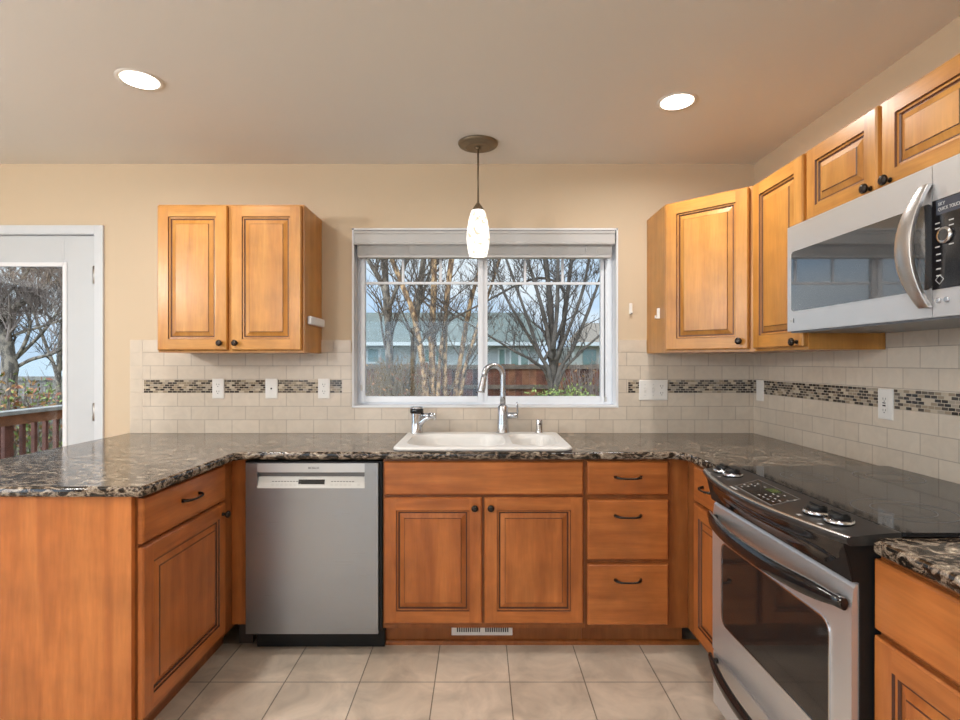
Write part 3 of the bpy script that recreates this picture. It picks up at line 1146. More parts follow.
mb.build('lever', FAUCETM, f)

tx, ty = -.345, 2.945
f = thing('filter_tap', 'short chrome filtered-water tap with a black top at the left of the sink', 'tap', (tx, ty, ZR))
MB().lathe([(.034, 0), (.034, .004), (.032, .008), (.031, .06), (.033, .105), (.033, .107)], (tx, ty, ZR), 'z', 20).build('body', CHROME, f)
MB().lathe([(.035, .108), (.037, .112), (.037, .128), (.035, .132)], (tx, ty, ZR), 'z', 20).build('black_cap', BLACKG, f)
MB().lathe([(.035, .132), (.036, .136), (.034, .142), (.02, .145)], (tx, ty, ZR), 'z', 20).build('cap_ring', CHROME, f)
mb = MB()
mb.tube([(tx + .010, ty - .006, ZR + .035), (tx + .030, ty - .02, ZR + .062), (tx + .052, ty - .033, ZR + .080), (tx + .085, ty - .045, ZR + .092)], [.016, .014, .012, .011], 12)
mb.tube([(tx + .015, ty - .008, ZR + .096), (tx + .085, ty - .045, ZR + .099)], [.013, .012], 12)
mb.tube([(tx + .072, ty - .043, ZR + .100), (tx + .108, ty - .055, ZR + .099)], [.014, .013], 12)
mb.tube([(tx + .100, ty - .052, ZR + .100), (tx + .101, ty - .052, ZR + .078)], [.010, .009], 10)
mb.build('spout', CHROME, f)
MB().lathe([(.021, 0), (.021, .003), (.0185, .006), (.0185, .066), (.017, .070), (.008, .072)], (.322, 2.955, ZR), 'z', 20)
mb = MB()
mb.lathe([(.021, 0), (.021, .003), (.0185, .006), (.0185, .066), (.017, .070), (.008, .072)], (.325, 2.955, ZR), 'z', 20)
ag = mb.build('air_gap_cap', CHROME)
tag(ag, 'small chrome cylinder cap right of the faucet on the sink deck', 'air gap')
MB().box(.319, 2.9355, ZR + .045, .331, 2.9375, ZR + .052).build('vent_slot', DARK, ag)

# ------------------------------------------------------------------ dishwasher
d = thing('dishwasher', 'stainless steel dishwasher between the peninsula corner and the sink cabinet', 'dishwasher', (-.753, 2.7, 0))
x0, x1, yd = -1.050, -.457, 2.420
boxo('tub', -1.060, yd + .022, .10, -.443, YB - .05, .868, BLACKS, d)
m = MB()
m.box(-1.030, YFc + .045, .0, -.441, YB - .08, .0995)
m.build('toe_panel', BLACKS, d)
m = MB()
px0, px1, pz0, pz1 = -.998, -.517, .752, .822      # recess for handle and controls
for q in ((x0, .098, x1, pz0), (x0, pz0, px0, pz1), (px1, pz0, x1, pz1), (x0, pz1, x1, .864)):
    m.box(q[0], yd, q[1], q[2], yd + .021, q[3])
pan = m.build('door_panel', STEEL, d, 0)
m = MB()
m.box(px0, yd + .0205, pz0, px1, yd + .0215, pz1)
m.build('handle_recess', plain('recess_grey', (.16, .16, .16), .4, metal=.4), pan)
m = MB()
m.prism([(yd - .002, pz0), (yd + .016, pz0 + .048), (yd + .021, pz0 + .048), (yd + .021, pz0)], 'yz', px0, px1)
cp = m.build('control_strip', SILVPL, d)
sl = math.atan2(.018, .048)
def on_strip(xc, h, nm, w_, hh, mat, lift=.0006):
    yy = yd - .002 + .018 * h / .048 - lift
    y2 = yd - .002 + .018 * (h + hh) / .048 - lift
    MB().face([(xc - w_ / 2, yy, pz0 + h), (xc + w_ / 2, yy, pz0 + h), (xc + w_ / 2, y2, pz0 + h + hh), (xc - w_ / 2, y2, pz0 + h + hh)]).build(nm, mat, cp)
on_strip(-.757, .016, 'display_window', .118, .020, BLACKG)
for xc in [-.93 + .0135 * i for i in range(10)] + [-.665 + .0135 * i for i in range(8)]:
    on_strip(xc, .026, 'legend', .010, .003, plain('grey_legend', (.16, .16, .16), .5) if 'grey_legend' not in MATS else MATS['grey_legend'])
for xc in [-.93 + .020 * i for i in range(7)] + [-.665 + .020 * i for i in range(5)] + [-.545]:
    on_strip(xc, .010, 'button', .014, .009, GREYPL)
m = MB()
m.box(px0, yd - .0012, pz1 + .001, px1, yd, .862)
fb = m.build('fascia', steel('fascia_steel', (.56, .56, .55), .34), d)
text('lettering', 'BOSCH', .013, (-.745, yd - .0016, .842), (math.pi / 2, 0, 0), DARK, fb, sx=1.15)
mb = MB().lathe([(.0042, 0), (.0042, .0006)], (-.779, yd - .0012, .842), '-y', 16, cap0=False)
mb.build('round_logo', GREYPL, fb)

# ------------------------------------------------------------------ range
rg = thing('range', 'slide-in electric range with black glass top and stainless oven door', 'range', (1.21, 1.64, 0))
yc = (RY0 + RY1) / 2
CY0, CY1 = 1.238, 2.036
MB().prism([(.885, .03), (1.52, .03), (1.52, .905), (.90, .905), (.90, .8935), (.846, .8935), (.867, .804), (.885, .804)], 'xz', RY0, RY1).build('body', BLACKS, rg)
m = MB()
m.prism(rrect(.968, CY0, 1.538, CY1, .012, 4), 'xy', .9155, .9255)
ct = m.build('cooktop', GLASSTOP, rg, .002)
for bx, by, br in ((1.12, 1.43, .115), (1.12, 1.84, .085), (1.39, 1.43, .085), (1.39, 1.84, .10)):
    mb = MB()
    for r_ in (br, br * .62):
        mb.loft([[(bx + q * math.cos(2 * math.pi * k / 48), by + q * math.sin(2 * math.pi * k / 48), .9258) for k in range(48)] for q in (r_ - .0012, r_ + .0012)], 0)
    mb.build('burner_ring', plain('burner_grey', (.12, .12, .125), .3) if 'burner_grey' not in MATS else MATS['burner_grey'], ct)


def xf(y):
    t = (y - 1.637) / .399
    return .840 - .060 * (1 - t * t)


N_ = 24
ys = [CY0 + (CY1 - CY0) * i / N_ for i in range(N_ + 1)]
mb = MB()
rows = []
for fx_ in (lambda y: (.967, .9155), lambda y: (.967, .9255), lambda y: (.960, .9265), lambda y: (.952, .9255), lambda y: (xf(y) + .012, .9165),
            lambda y: (xf(y) + .003, .914), lambda y: (xf(y), .909), lambda y: (xf(y) + .002, .899), lambda y: (xf(y) + .014, .894), lambda y: (.967, .9)):
    rows.append([(fx_(y)[0], y, fx_(y)[1]) for y in ys])
mb.loft(rows, [0, 0, 0, 0, 1, 0, 0, 0, 0], False, False, False, True)
mb.face([r[0] for r in rows])
mb.face([r[-1] for r in reversed(rows)])
cpn = mb.build('control_panel', [CTRL, plain('panel_edge_silver', (.40, .40, .40), .25, metal=.8)], rg)
m = MB()
for i in range(34):
    yy = 1.30 + i * .020
    m.box(.9575, yy, .9262, .9635, yy + .014, .9275)
m.build('vent_slots', BLACKG, cpn)


def zs(x, y):
    a, b = xf(y) + .012, .952
    return .9165 + (x - a) / (b - a) * .009


for ky, kx in ((1.332, .886), (1.410, .880), (1.880, .880), (1.950, .878)):
    z0 = zs(kx, ky) - .001
    kb = MB().lathe([(.032, 0), (.033, .003), (.031, .009), (.027, .012), (.025, .014)], (kx, ky, z0), 'z', 28).build('knob', BLACKG, rg)
    MB().lathe([(.0332, .0035), (.0345, .0055), (.0325, .0095), (.0300, .0110)], (kx, ky, z0), 'z', 28, cap0=False, cap1=False).build('chrome_ring', CHROME, kb)
    MB().lathe([(.0245, .0135), (.0235, .022), (.021, .024)], (kx, ky, z0), 'z', 28).box(kx - .006, ky - .024, z0 + .023, kx + .006, ky + .024, z0 + .028).build('grip', BLACKS, kb, .0015)
    MB().box(kx - .052, ky - .006, zs(kx - .052, ky) + .0003, kx - .042, ky + .006, zs(kx - .042, ky) + .0006).build('burner_mark', LEGEND, cpn)

dq = [(.818, 1.735), (.928, 1.80), (.918, 1.545), (.808, 1.500)]
def quad_on(pts, lift):
    return [(x, y, zs(x, y) + lift) for x, y in pts]
dp = MB()
dp.loft([quad_on(dq, .0002), quad_on(dq, .0016)], 0, True, False, True, False)
dpo = dp.build('display_panel', plain('display_border', (.30, .30, .30), .3, metal=.6), rg)
MB().face(list(reversed(quad_on([(.822, 1.732), (.924, 1.793), (.914, 1.549), (.812, 1.505)], .0019)))).build('key_area', BLACKG, dpo)
MB().face(list(reversed(quad_on([(.880, 1.620), (.880, 1.672), (.908, 1.672), (.908, 1.620)], .0023)))).build('clock_display', GREENLCD, dpo)
random.seed(4)
for i, yk in enumerate([1.530, 1.555, 1.580, 1.605, 1.690, 1.712, 1.734]):
    for xk in (.830, .850, .872, .892):
        if random.random() < .8:
            MB().face(list(reversed(quad_on([(xk, yk), (xk, yk + .010), (xk + .005, yk + .010), (xk + .005, yk)], .0023)))).build('key', LEGEND, dpo)
MB().face(list(reversed(quad_on([(.800, 1.690), (.800, 1.735), (.808, 1.735), (.808, 1.690)], .0008)))).build('badge', LEGEND, cpn)

# dark bowed band under the control panel
mb = MB()
dfx = .868
rows = []
for k in range(9):
    t = k / 8
    z = .896 - t * .092
    s_ = t ** 1.0
    crease = .014 * math.exp(-((t - .48) / .12) ** 2)
    rows.append([((xf(y) + .010) * (1 - s_) + dfx * s_ - crease * (1 - abs((y - 1.637) / .40)) + .006 * math.sin(t * math.pi), y, z) for y in [RY0 - .001 + (RY1 - RY0 + .002) * i / N_ for i in range(N_ + 1)]])
mb.loft(rows, 0, False, False, False, True)
mb.build('front_band', BLACKG, rg)

# oven door
DY0, DY1 = RY0 + .004, RY1 - .004
dz0, dz1 = .252, .800
ow = (1.345, .388, 1.930, .668)
mb = MB()
mb.prism([(.900, dz1), (.884, dz1), (.874, dz1 - .012), (.868, dz1 - .06), (.868, ow[3]), (.900, ow[3])], 'yz'.replace('yz', 'xz'), DY0, DY1)
mb.box(.868, DY0, dz0, .900, ow[0], ow[3]).box(.868, ow[2], dz0, .900, DY1, ow[3]).box(.868, ow[0], dz0, .900, ow[2], ow[1])
od = mb.build('oven_door', STEELV, rg)
# corner fillets and glass of the window
m = MB()
R = rrect(ow[0] - .004, ow[1] - .004, ow[2] + .004, ow[3] + .004, .032, 6)
m.loft([[(.8675, y, z) for y, z in R], [(.8665, y, z) for y, z in R]], 0, True, False, False, False)
m.face([(.8665, y, z) for y, z in R])
m.build('door_window', OVENGL, od)
m = MB()
for q0, q1 in ((R, rrect(ow[0] - .008, ow[1] - .008, ow[2] + .008, ow[3] + .008, .036, 6)),):
    m.loft([[(.8665, y, z) for y, z in q0], [(.8645, y, z) for y, z in q0], [(.8645, y, z) for y, z in q1], [(.8682, y, z) for y, z in q1]], 0, True, False, False, False)
m.build('window_trim', CHROME, od)


def bow_handle(name, parent, zc, y0, y1, xe, bow, rw, mats, droop=0.0):
    mb = MB()
    seg = 14
    loops = []
    n = 28
    for i in range(n + 1):
        t = -1 + 2 * i / n
        y = (y0 + y1) / 2 + (y1 - y0) / 2 * t
        x = xe - bow * (1 - abs(t) ** 2.2)
        e = max(.62, (1 - abs(t) ** 10))
        L = []
        for k in range(seg):
            a = 2 * math.pi * k / seg
            L.append((x + rw * .62 * math.cos(a) * e, y, zc - droop * (1 - t * t) + rw * math.sin(a) * e))
        loops.append(L)
    b = len(mb.v)
    mb.loft(loops, 0, True, True, True, True)
    # upper faces take the bright strip
    for fi, fc in enumerate(mb.f):
        if len(fc) == 4:
            k = (fc[0] - b) % seg
            if k in (1, 2, 3):
                mb.m[fi] = 1
    for yy in (y0 + .035, y1 - .035):
        t = (yy - (y0 + y1) / 2) / ((y1 - y0) / 2)
        mb.tube([(xe - bow * (1 - abs(t) ** 2.2), yy, zc), (xe + .012, yy, zc)], .010, 10, 0)
    return mb.build(name, mats, parent)


bow_handle('handle', od, .748, RY0 + .010, RY1 - .006, .856, .056, .024, [BLACKG, STEELV])
dr = MB().box(.870, DY0, .050, .900, DY1, .246).build('storage_drawer', STEELV, rg, .003)
bow_handle('handle', dr, .222, RY0 + .020, RY1 - .006, .858, .046, .022, [BLACKG, BLACKS])
boxo('toe_base', .93, RY0 + .02, .0, 1.50, RY1 - .02, .05, BLACKS, rg)

# ------------------------------------------------------------------ microwave
mw = thing('microwave', 'stainless over-the-range microwave with curved handle and black keypad', 'microwave', (1.36, 1.66, 1.43))
mx, mz0, mz1 = 1.166, 1.432, 1.824
MY0, MY1 = 1.288, 2.048
ysp = 1.392
boxo('body', mx + .035, MY0, mz0 + .002, XR - .012, MY1, mz1, BLACKS, mw, .002)
UND = plain('microwave_underside', (.20, .21, .23), .4, metal=.5)
boxo('underside', mx + .012, MY0 + .004, mz0 - .006, XR - .02, MY1 - .004, mz0 + .002, UND, mw)
m = MB()
wy0, wy1, wz0, wz1 = ysp + .004, 2.018, 1.508, 1.724
m.box(mx, ysp + .001, mz0, mx + .034, MY1, wz0).box(mx, ysp + .001, wz1, mx + .034, MY1, mz1)
m.box(mx, wy1, wz0, mx + .034, MY1, wz1).box(mx + .002, ysp + .001, wz0, mx + .034, wy0, wz1)
md = m.build('door', STEELV, mw)
m = MB()
R = rrect(wy0 - .003, wz0 - .003, wy1 + .003, wz1 + .003, .014, 5)
m.loft([[(mx + .001, y, z) for y, z in R], [(mx - .0012, y, z) for y, z in R]], 0, True, False, False, False)
m.face([(mx - .0012, y, z) for y, z in R])
m.build('door_window', MWGL, md)
# curved handle: a broad band bowing out of the door
mb = MB()
loops = []
for i in range(25):
    t = -1 + 2 * i / 24
    z = 1.617 + .160 * t
    e = 1 - t * t
    yy = 1.405 + .026 * e
    xo = mx - .004 - .036 * e
    hw = .017 + .010 * e
    th_ = .009
    loops.append([(xo - th_, yy - hw, z), (xo - th_ * 1.35, yy, z), (xo - th_, yy + hw, z), (xo + th_ * .3, yy + hw, z), (xo + th_ * .3, yy - hw, z)])
mb.loft(loops, 0, True, True, True, True)
mb.build('handle', steel('handle_steel', (.52, .51, .50), .33), md, .002)
m = MB()
m.face([(mx - .0006, 2.030, 1.466), (mx - .0006, 2.014, 1.466), (mx - .0006, 2.014, 1.474), (mx - .0006, 2.030, 1.474)])
m.build('badge', GREYPL, md)
MB().box(mx - .001, 2.008, 1.463, mx, 2.0045 - .0, 1.479).build('badge_mark', DARK, md)
cpm = MB().box(mx, MY0, mz0, mx + .034, ysp - .001, mz1).build('control_panel', STEELV, mw)
kz0, kz1 = 1.502, 1.730
MB().box(mx - .0015, MY0 + .004, kz0, mx, ysp - .001, kz1).build('keypad', BLACKG, cpm)
MB().box(mx - .002, MY0 + .010, 1.690, mx - .0012, ysp - .014, 1.728).build('display', BLUELCD, cpm)
RX = (math.pi / 2, 0, -math.pi / 2)
text('lettering', 'SKY', .012, (mx - .0024, ysp - .020, 1.716), RX, LEGEND, cpm, align='LEFT')
text('lettering', 'QUICK TOUCH', .012, (mx - .0024, ysp - .020, 1.703), RX, LEGEND, cpm, align='LEFT', sx=.8)
kn = MB().lathe([(.0215, 0), (.0215, .004), (.020, .007), (.0145, .0075)], (mx - .0015, 1.350, 1.635), '-x', 28).build('knob', CHROME, cpm)
MB().lathe([(.0145, .006), (.0145, .0078)], (mx - .0015, 1.350, 1.635), '-x', 24).build('knob_face', BLACKG, kn)
for zz in (1.608, 1.589, 1.573, 1.552, 1.535, 1.668, 1.655):
    for yy in ((1.372,) if zz < 1.60 else (1.375, 1.335)):
        MB().box(mx - .0020, yy - .008, zz, mx - .0014, yy + .006, zz + .003).build('key_legend', LEGEND, cpm)
m = MB()
for cz_, cy_ in ((1.526, 1.368),):
    for q0, q1 in (((cy_ - .012, cz_), (cy_, cz_ + .012)), ((cy_, cz_ + .012), (cy_ + .012, cz_)), ((cy_ + .012, cz_), (cy_, cz_ - .012)), ((cy_, cz_ - .012), (cy_ - .012, cz_))):
        m.tube([(mx - .0018, *q0), (mx - .0018, *q1)], .0008, 5)
m.build('diamond_mark', LEGEND, cpm)
for yy in (1.372, 1.347):
    MB().lathe([(.0072, 0), (.0072, .003), (.006, .005)], (mx, yy, 1.473), '-x', 18).build('button', FAUCETM, cpm)


# ------------------------------------------------------------------ outlets and switches
def plate_box(F, w, h, u, v):
    mb = MB()
    c_ = .003
    mb.loft([rect(F, u - w / 2, v - h / 2, u + w / 2, v + h / 2, .0), rect(F, u - w / 2, v - h / 2, u + w / 2, v + h / 2, .003),
             rect(F, u - w / 2 + c_, v - h / 2 + c_, u + w / 2 - c_, v + h / 2 - c_, .0055)], 0, True, True, True, False)
    return mb


def receptacle(F, u, v, parent, gang=False):
    for s_ in (-1, 1):
        vv = v + s_ * .0195
        mb = MB()
        pts = []
        for k in range(20):
            a = 2 * math.pi * k / 20
            pts.append((u + .0165 * math.cos(a), vv + max(-.0125, min(.0125, .0165 * math.sin(a)))))
        mb.loft([[F(a, b, .0055) for a, b in pts], [F(a, b, .0072) for a, b in pts]], 0, True, False, True, False)
        so = mb.build('socket', PLASTIC, parent)
        mb = MB()
        for du, hh in ((-.0065, .0085), (.0060, .0070)):
            fbox(mb, F, u + du - .0012, vv + .002 - hh / 2 + .002, .0070, u + du + .0012, vv + .004 + hh / 2, .0076)
        fbox(mb, F, u - .0022, vv - .0095, .0070, u + .0022, vv - .0055, .0076)
        mb.build('slots', DARK, so)


FBW = Face((0, YT - .0005, 0), (1, 0, 0), (0, -1, 0))
FRW = Face((XT - .0005, 0, 0), (0, -1, 0), (-1, 0, 0))


def plate_thing(F, name, label, cat, w, h, u, v, group=None):
    p0 = F(u, v - h / 2, 0)
    t_ = thing(name, label, cat, p0, group)
    plate_box(F, w, h, u, v).build('cover_plate', PLASTIC, t_)
    return t_


GR = 'outlets and switches on the backsplash'
u1 = (218.5 - 480) * YT / F_PX
u2 = (271.8 - 480) * YT / F_PX
u3 = (324.2 - 480) * YT / F_PX
vz = CAMZ - (388.5 - HZ) * YT / F_PX
t = plate_thing(FBW, 'wall_outlet', 'white duplex outlet below the left wall cabinet, first from the glass door', 'outlet', .067, .112, u1, vz, GR)
receptacle(FBW, u1, vz, t)
t = plate_thing(FBW, 'cable_jack_plate', 'white jack plate with one small dark hole below the left wall cabinet', 'wall plate', .069, .112, u2, vz, GR)
jk = MB()
cjk = FBW(u2, vz, .0055)
jk.lathe([(.005, 0), (.005, .003), (.003, .004)], cjk, '-y', 12)
jk.build('jack', DARK, t)
t = plate_thing(FBW, 'wall_outlet', 'white duplex outlet beside the bottom left corner of the sink window', 'outlet', .067, .112, u3, vz, GR)
receptacle(FBW, u3, vz, t)
u4 = (653.2 - 480) * YT / F_PX
v4 = CAMZ - (390.0 - HZ) * YT / F_PX
t = plate_thing(FBW, 'switch_plate', 'wide white plate with two toggle switches and one outlet right of the window', 'switch', .160, .114, u4, v4, GR)
for du in (-.048, -.002):
    mb = MB()
    fbox(mb, FBW, u4 + du - .004, v4 - .010, .0055, u4 + du + .004, v4 + .010, .007, 0)
    fbox(mb, FBW, u4 + du - .003, v4 + .001, .007, u4 + du + .003, v4 + .008, .016, 0)
    tg = mb.build('toggle', PLASTIC, t)
    mb = MB()
    fbox(mb, FBW, u4 + du - .0055, v4 - .0125, .0052, u4 + du + .0055, v4 + .0125, .0060)
    mb.build('switch_slot', GREYPL, t)
    for dv in (-.03, .03):
        mb = MB()
        mb.lathe([(.0025, 0), (.0025, .0008)], FBW(u4 + du, v4 + dv, .0055), '-y', 10)
        mb.build('screw', GREYPL, t)
receptacle(FBW, u4 + .046, v4, t)
# right wall
y5 = XT * F_PX / (760.5 - 480)
v5 = CAMZ - (390.5 - HZ) * y5 / F_PX
t = plate_thing(FRW, 'wall_switch', 'white single switch plate on the right wall next to the corner', 'switch', .072, .114, -y5, v5, GR)
mb = MB()
fbox(mb, FRW, -y5 - .004, v5 - .010, .0055, -y5 + .004, v5 + .010, .007)
fbox(mb, FRW, -y5 - .003, v5 - .008, .007, -y5 + .003, v5 - .001, .016)
mb.build('toggle', PLASTIC, t)
y6 = XT * F_PX / (886.3 - 480)
v6 = CAMZ - (404.0 - HZ) * y6 / F_PX
t = plate_thing(FRW, 'safety_outlet', 'white safety outlet with dark test buttons on the right wall above the range', 'outlet', .076, .117, -y6, v6, GR)
mb = MB()
fbox(mb, FRW, -y6 - .017, v6 - .034, .0055, -y6 + .017, v6 + .034, .0075)
ins_ = mb.build('socket', PLASTIC, t)
mb = MB()
fbox(mb, FRW, -y6 - .007, v6 + .002, .0075, -y6 + .007, v6 + .006, .009)
fbox(mb, FRW, -y6 - .007, v6 - .009, .0075, -y6 + .007, v6 - .003, .009)
mb.build('test_buttons', DARK, ins_)
mb = MB()
for vv in (.020, -.023):
    for du in (-.006, .006):
        fbox(mb, FRW, -y6 + du - .001, v6 + vv - .004, .0075, -y6 + du + .001, v6 + vv + .004, .0079)
    fbox(mb, FRW, -y6 - .002, v6 + vv - .011, .0075, -y6 + .002, v6 + vv - .007, .0079)
mb.build('slots', DARK, ins_)

# ------------------------------------------------------------------ lamps
px_, py_ = -.010, 2.77
pl = thing('pendant_lamp', 'bronze pendant lamp with a mottled white glass shade hanging at the window', 'lamp', (px_, py_, 1.86))
MB().lathe([(.062, -.026), (.066, -.022), (.085, -.019), (.098, -.014), (.102, -.006), (.102, -.0005)], (px_, py_, ZC), 'z', 40).lathe(
    [(.014, -.034), (.016, -.030), (.016, -.024)], (px_, py_, ZC), 'z', 16).build('canopy', PBRONZE, pl)
MB().tube([(px_, py_, ZC - .03), (px_, py_, 2.125)], .0045, 10).build('stem', PBRONZE, pl)
MB().lathe([(.006, .042), (.012, .034), (.022, .020), (.032, .004), (.034, 0)][::-1], (px_, py_, 2.092), 'z', 24).build('socket_cap', PBRONZE, pl)
m_, n_, b_ = new_mat('pendant_glass')
t_ = n_.nodes.new('ShaderNodeTexCoord')
z_ = n_.nodes.new('ShaderNodeTexNoise')
z_.inputs['Scale'].default_value = 38
z_.inputs['Detail'].default_value = 3
r_ = n_.nodes.new('ShaderNodeValToRGB')
r_.color_ramp.elements[0].position, r_.color_ramp.elements[0].color = .36, (.50, .43, .34, 1)
r_.color_ramp.elements[1].position, r_.color_ramp.elements[1].color = .50, (1, .96, .90, 1)
n_.links.new(t_.outputs['Object'], z_.inputs['Vector'])
n_.links.new(z_.outputs['Fac'], r_.inputs['Fac'])
n_.links.new(r_.outputs['Color'], b_.inputs['Base Color'])
n_.links.new(r_.outputs['Color'], b_.inputs['Emission Color'])
b_.inputs['Emission Strength'].default_value = 1.0
b_.inputs['Roughness'].default_value = .15
shade = MB()
prof = [(.044, 0), (.050, .02), (.056, .05), (.0588, .085), (.0580, .115), (.054, .15), (.047, .19), (.038, .222), (.033, .234)]
shade.lathe(prof, (px_, py_, 1.860), 'z', 36, cap0=False, cap1=False)
shade.lathe([(r - .004, h) for r, h in prof], (px_, py_, 1.860), 'z', 36, cap0=True, cap1=False)
sh = shade.build('shade', m_, pl)
LENS = emit('downlight_lens', (1.0, .96, .88), 6.0)
RING = plain('downlight_trim', (.76, .72, .66), .5)


def downlight(x, y, label):
    t_ = thing('recessed_downlight', label, 'ceiling light', (x, y, ZC - .012), 'recessed ceiling lights')
    MB().lathe([(.066, -.0005), (.072, -.002), (.084, -.004), (.086, -.0002)], (x, y, ZC), 'z', 40, cap0=False, cap1=False).build('trim_ring', RING, t_)
    MB().lathe([(.067, -.001), (.066, -.004), (.04, -.006)], (x, y, ZC), 'z', 36).build('lens', LENS, t_)
    lamp('downlight', 'AREA', (x, y, ZC - .012), CAN_W, WARM, .15, (0, 0, 0), 170, parent=t_)


downlight(-1.354, 2.150, 'lit round recessed ceiling light above the peninsula')
downlight(.850, 2.330, 'lit round recessed ceiling light above the drawers and range side')
downlight(-1.354, 1.0, 'added recessed ceiling fill light out of view on the peninsula side')  # this light and the next are added out of view as fill
downlight(.60, 1.0, 'added recessed ceiling fill light out of view on the range side')
FILL_GLOBE = emit('fill_globe_glass', (1.0, .93, .82), 2.0)  # globe lamps added out of view to brighten room and ceiling
for gx, gy, lb in ((-2.9, .6, 'white globe fill lamp added over the dining side, out of view'), (-2.3, -1.7, 'white globe fill lamp added behind the viewer')):
    t_ = thing('added_globe_lamp', lb, 'ceiling light', (gx, gy, 2.06))
    MB().lathe([(.07, -.02), (.075, -.0005)], (gx, gy, ZC), 'z', 24).build('canopy', PBRONZE, t_)
    MB().tube([(gx, gy, ZC - .02), (gx, gy, 2.24)], .006, 8).build('stem', PBRONZE, t_)
    MB().lathe([(.03, 0), (.08, .02), (.115, .065), (.12, .10), (.105, .15), (.06, .185), (.02, .19)], (gx, gy, 2.06), 'z', 28).build('shade', FILL_GLOBE, t_)
    lamp('globe_fill_light', 'POINT', (gx, gy, 2.02), FILL_W, WARM, .12, parent=t_)

# ------------------------------------------------------------------ outside
GZ = -.55
GRASS = plain('lawn', (.12, .13, .05), .9, noise=.4, nscale=3)
struct(boxo('ground', -40, YB + .5, GZ - .2, 40, 60, GZ, GRASS), 'lawn of the back yard')


def fence_boards(mat, x0, x1, y, z0, z1, bw, seed):
    random.seed(seed)
    m_ = MB()
    x = x0
    while x < x1:
        m_.box(x + .0015, y + random.random() * .012, z0, x + bw - .0015, y + .03, z1 - random.random() * .03, 0 if random.random() < .6 else (1 if random.random() < .6 else 2))
        x += bw
    return m_


RED1 = plain('fence_red', (.145, .042, .020), .75, noise=.5, nscale=5)
RED2 = plain('fence_red_dark', (.062, .022, .014), .8, noise=.5, nscale=5)
RED3 = plain('fence_orange', (.23, .085, .038), .75, noise=.4, nscale=5)
RAILW = plain('fence_rail', (.15, .105, .075), .8, noise=.3, nscale=6)
GREYW = plain('weathered_wood', (.23, .20, .175), .85, noise=.35, nscale=6)
YFE = 11.5
fe = thing('board_fence', 'red-brown board fence across the yard seen through the sink window', 'fence', (1, YFE, GZ))
fence_boards(None, -4.5, 9.0, YFE, GZ, 1.27, .15, 3).build('boards', [RED1, RED2, RED3], fe)
for zz in (1.17, .745, 0.0):
    boxo('rail', -4.5, YFE - .045, zz, 9.0, YFE - .002, zz + .085, RAILW, fe)
for xx in (-3.6, -1.2, 1.66, 4.1, 6.5):
    boxo('post', xx, YFE - .10, GZ, xx + .10, YFE - .001, 1.30, RED3, fe)
fe = thing('board_fence', 'weathered grey board fence seen through the glass door', 'fence', (-10, 12.3, GZ))
fence_boards(None, -16.5, -4.6, 12.3, GZ, 1.00, .15, 5).build('boards', [GREYW, plain('weathered_wood_dark', (.16, .14, .12), .85, noise=.3, nscale=6), GREYW], fe)
for zz in (.90, .3):
    boxo('rail', -16.5, 12.255, zz, -4.6, 12.298, zz + .09, GREYW, fe)

# houses
ROOFG = brick('shingle_green', 'XY', .30, .14, .012, .5, (.098, .108, .092), (.122, .134, .114), (.075, .083, .07), rough=.85, mottling=.1, bump=0)
ROOFT = brick('shingle_tan', 'XY', .30, .14, .012, .5, (.20, .15, .11), (.23, .18, .135), (.12, .09, .07), rough=.85, mottling=.1, bump=0)
SIDEB = plain('siding_blue_grey', (.275, .28, .27), .7, noise=.06, nscale=2)
SIDEC = plain('siding_cream', (.34, .33, .29), .7, noise=.06, nscale=2)
HWIN = plain('house_glass', (.10, .15, .13), .08)
HT = plain('house_trim', (.40, .40, .385), .6)
hs = thing('neighbour_house', 'blue-grey neighbour house with a green shingle roof behind the fence', 'house', (-4, 25, GZ))
hy, hx0, hx1 = 22.0, -14.0, 2.4
boxo('wall', hx0, hy, GZ, hx1, hy + 7, 2.0, SIDEB, hs)
ez, rz, ry = 1.99, 3.55, 25.5
m = MB()
m.loft([[(hx0 - .4, hy - .5, ez), (hx1 + .35, hy - .5, ez), (hx1 - .2, ry, rz), (hx0 - .4, ry, rz)],
        [(hx0 - .4, hy - .5, ez + .10), (hx1 + .35, hy - .5, ez + .10), (hx1 - .2, ry, rz + .10), (hx0 - .4, ry, rz + .10)]], 0, True, True, True, False)
m.face([(hx1 + .35, hy - .5, ez + .05), (hx1 + .35, hy + 7.5, ez + .05), (hx1 - .2, ry, rz + .05)])
m.face([(hx0 - .4, hy + 7.5, ez), (hx0 - .4, ry, rz + .1), (hx1 - .2, ry, rz + .1), (hx1 + .35, hy + 7.5, ez)])
m.build('roof', ROOFG, hs)
boxo('gutter', hx0 - .4, hy - .60, ez - .02, hx1 + .35, hy - .50, ez + .12, HT, hs)
for a, b, z0, z1 in ((-4.62, -3.55, 1.25, 1.92), (-2.3, -1.4, 1.25, 1.9), (.72, 1.05, .5, 1.9), (1.2, 2.0, .5, 1.9)):
    w_ = boxo('window', a, hy - .06, z0, b, hy - .001, z1, HT, hs)
    n2 = 2 if b - a > .6 else 1
    for k in range(n2):
        ww = (b - a) / n2
        boxo('pane', a + k * ww + .07, hy - .075, z0 + .08, a + (k + 1) * ww - .05, hy - .061, z1 - .08, HWIN, w_)
hs = thing('neighbour_house', 'cream neighbour house with a tan roof at the right of the window view', 'house', (6, 22, GZ))
boxo('wall', 3.65, 21, GZ, 11, 27, 1.95, SIDEC, hs)
m = MB()
m.loft([[(3.3, 20.5, 1.95), (11.3, 20.5, 1.95), (11.3, 24, 2.95), (4.6, 24, 2.95)], [(3.3, 20.5, 2.05), (11.3, 20.5, 2.05), (11.3, 24, 3.05), (4.6, 24, 3.05)]], 0, True, True, True, False)
m.build('roof', ROOFT, hs)
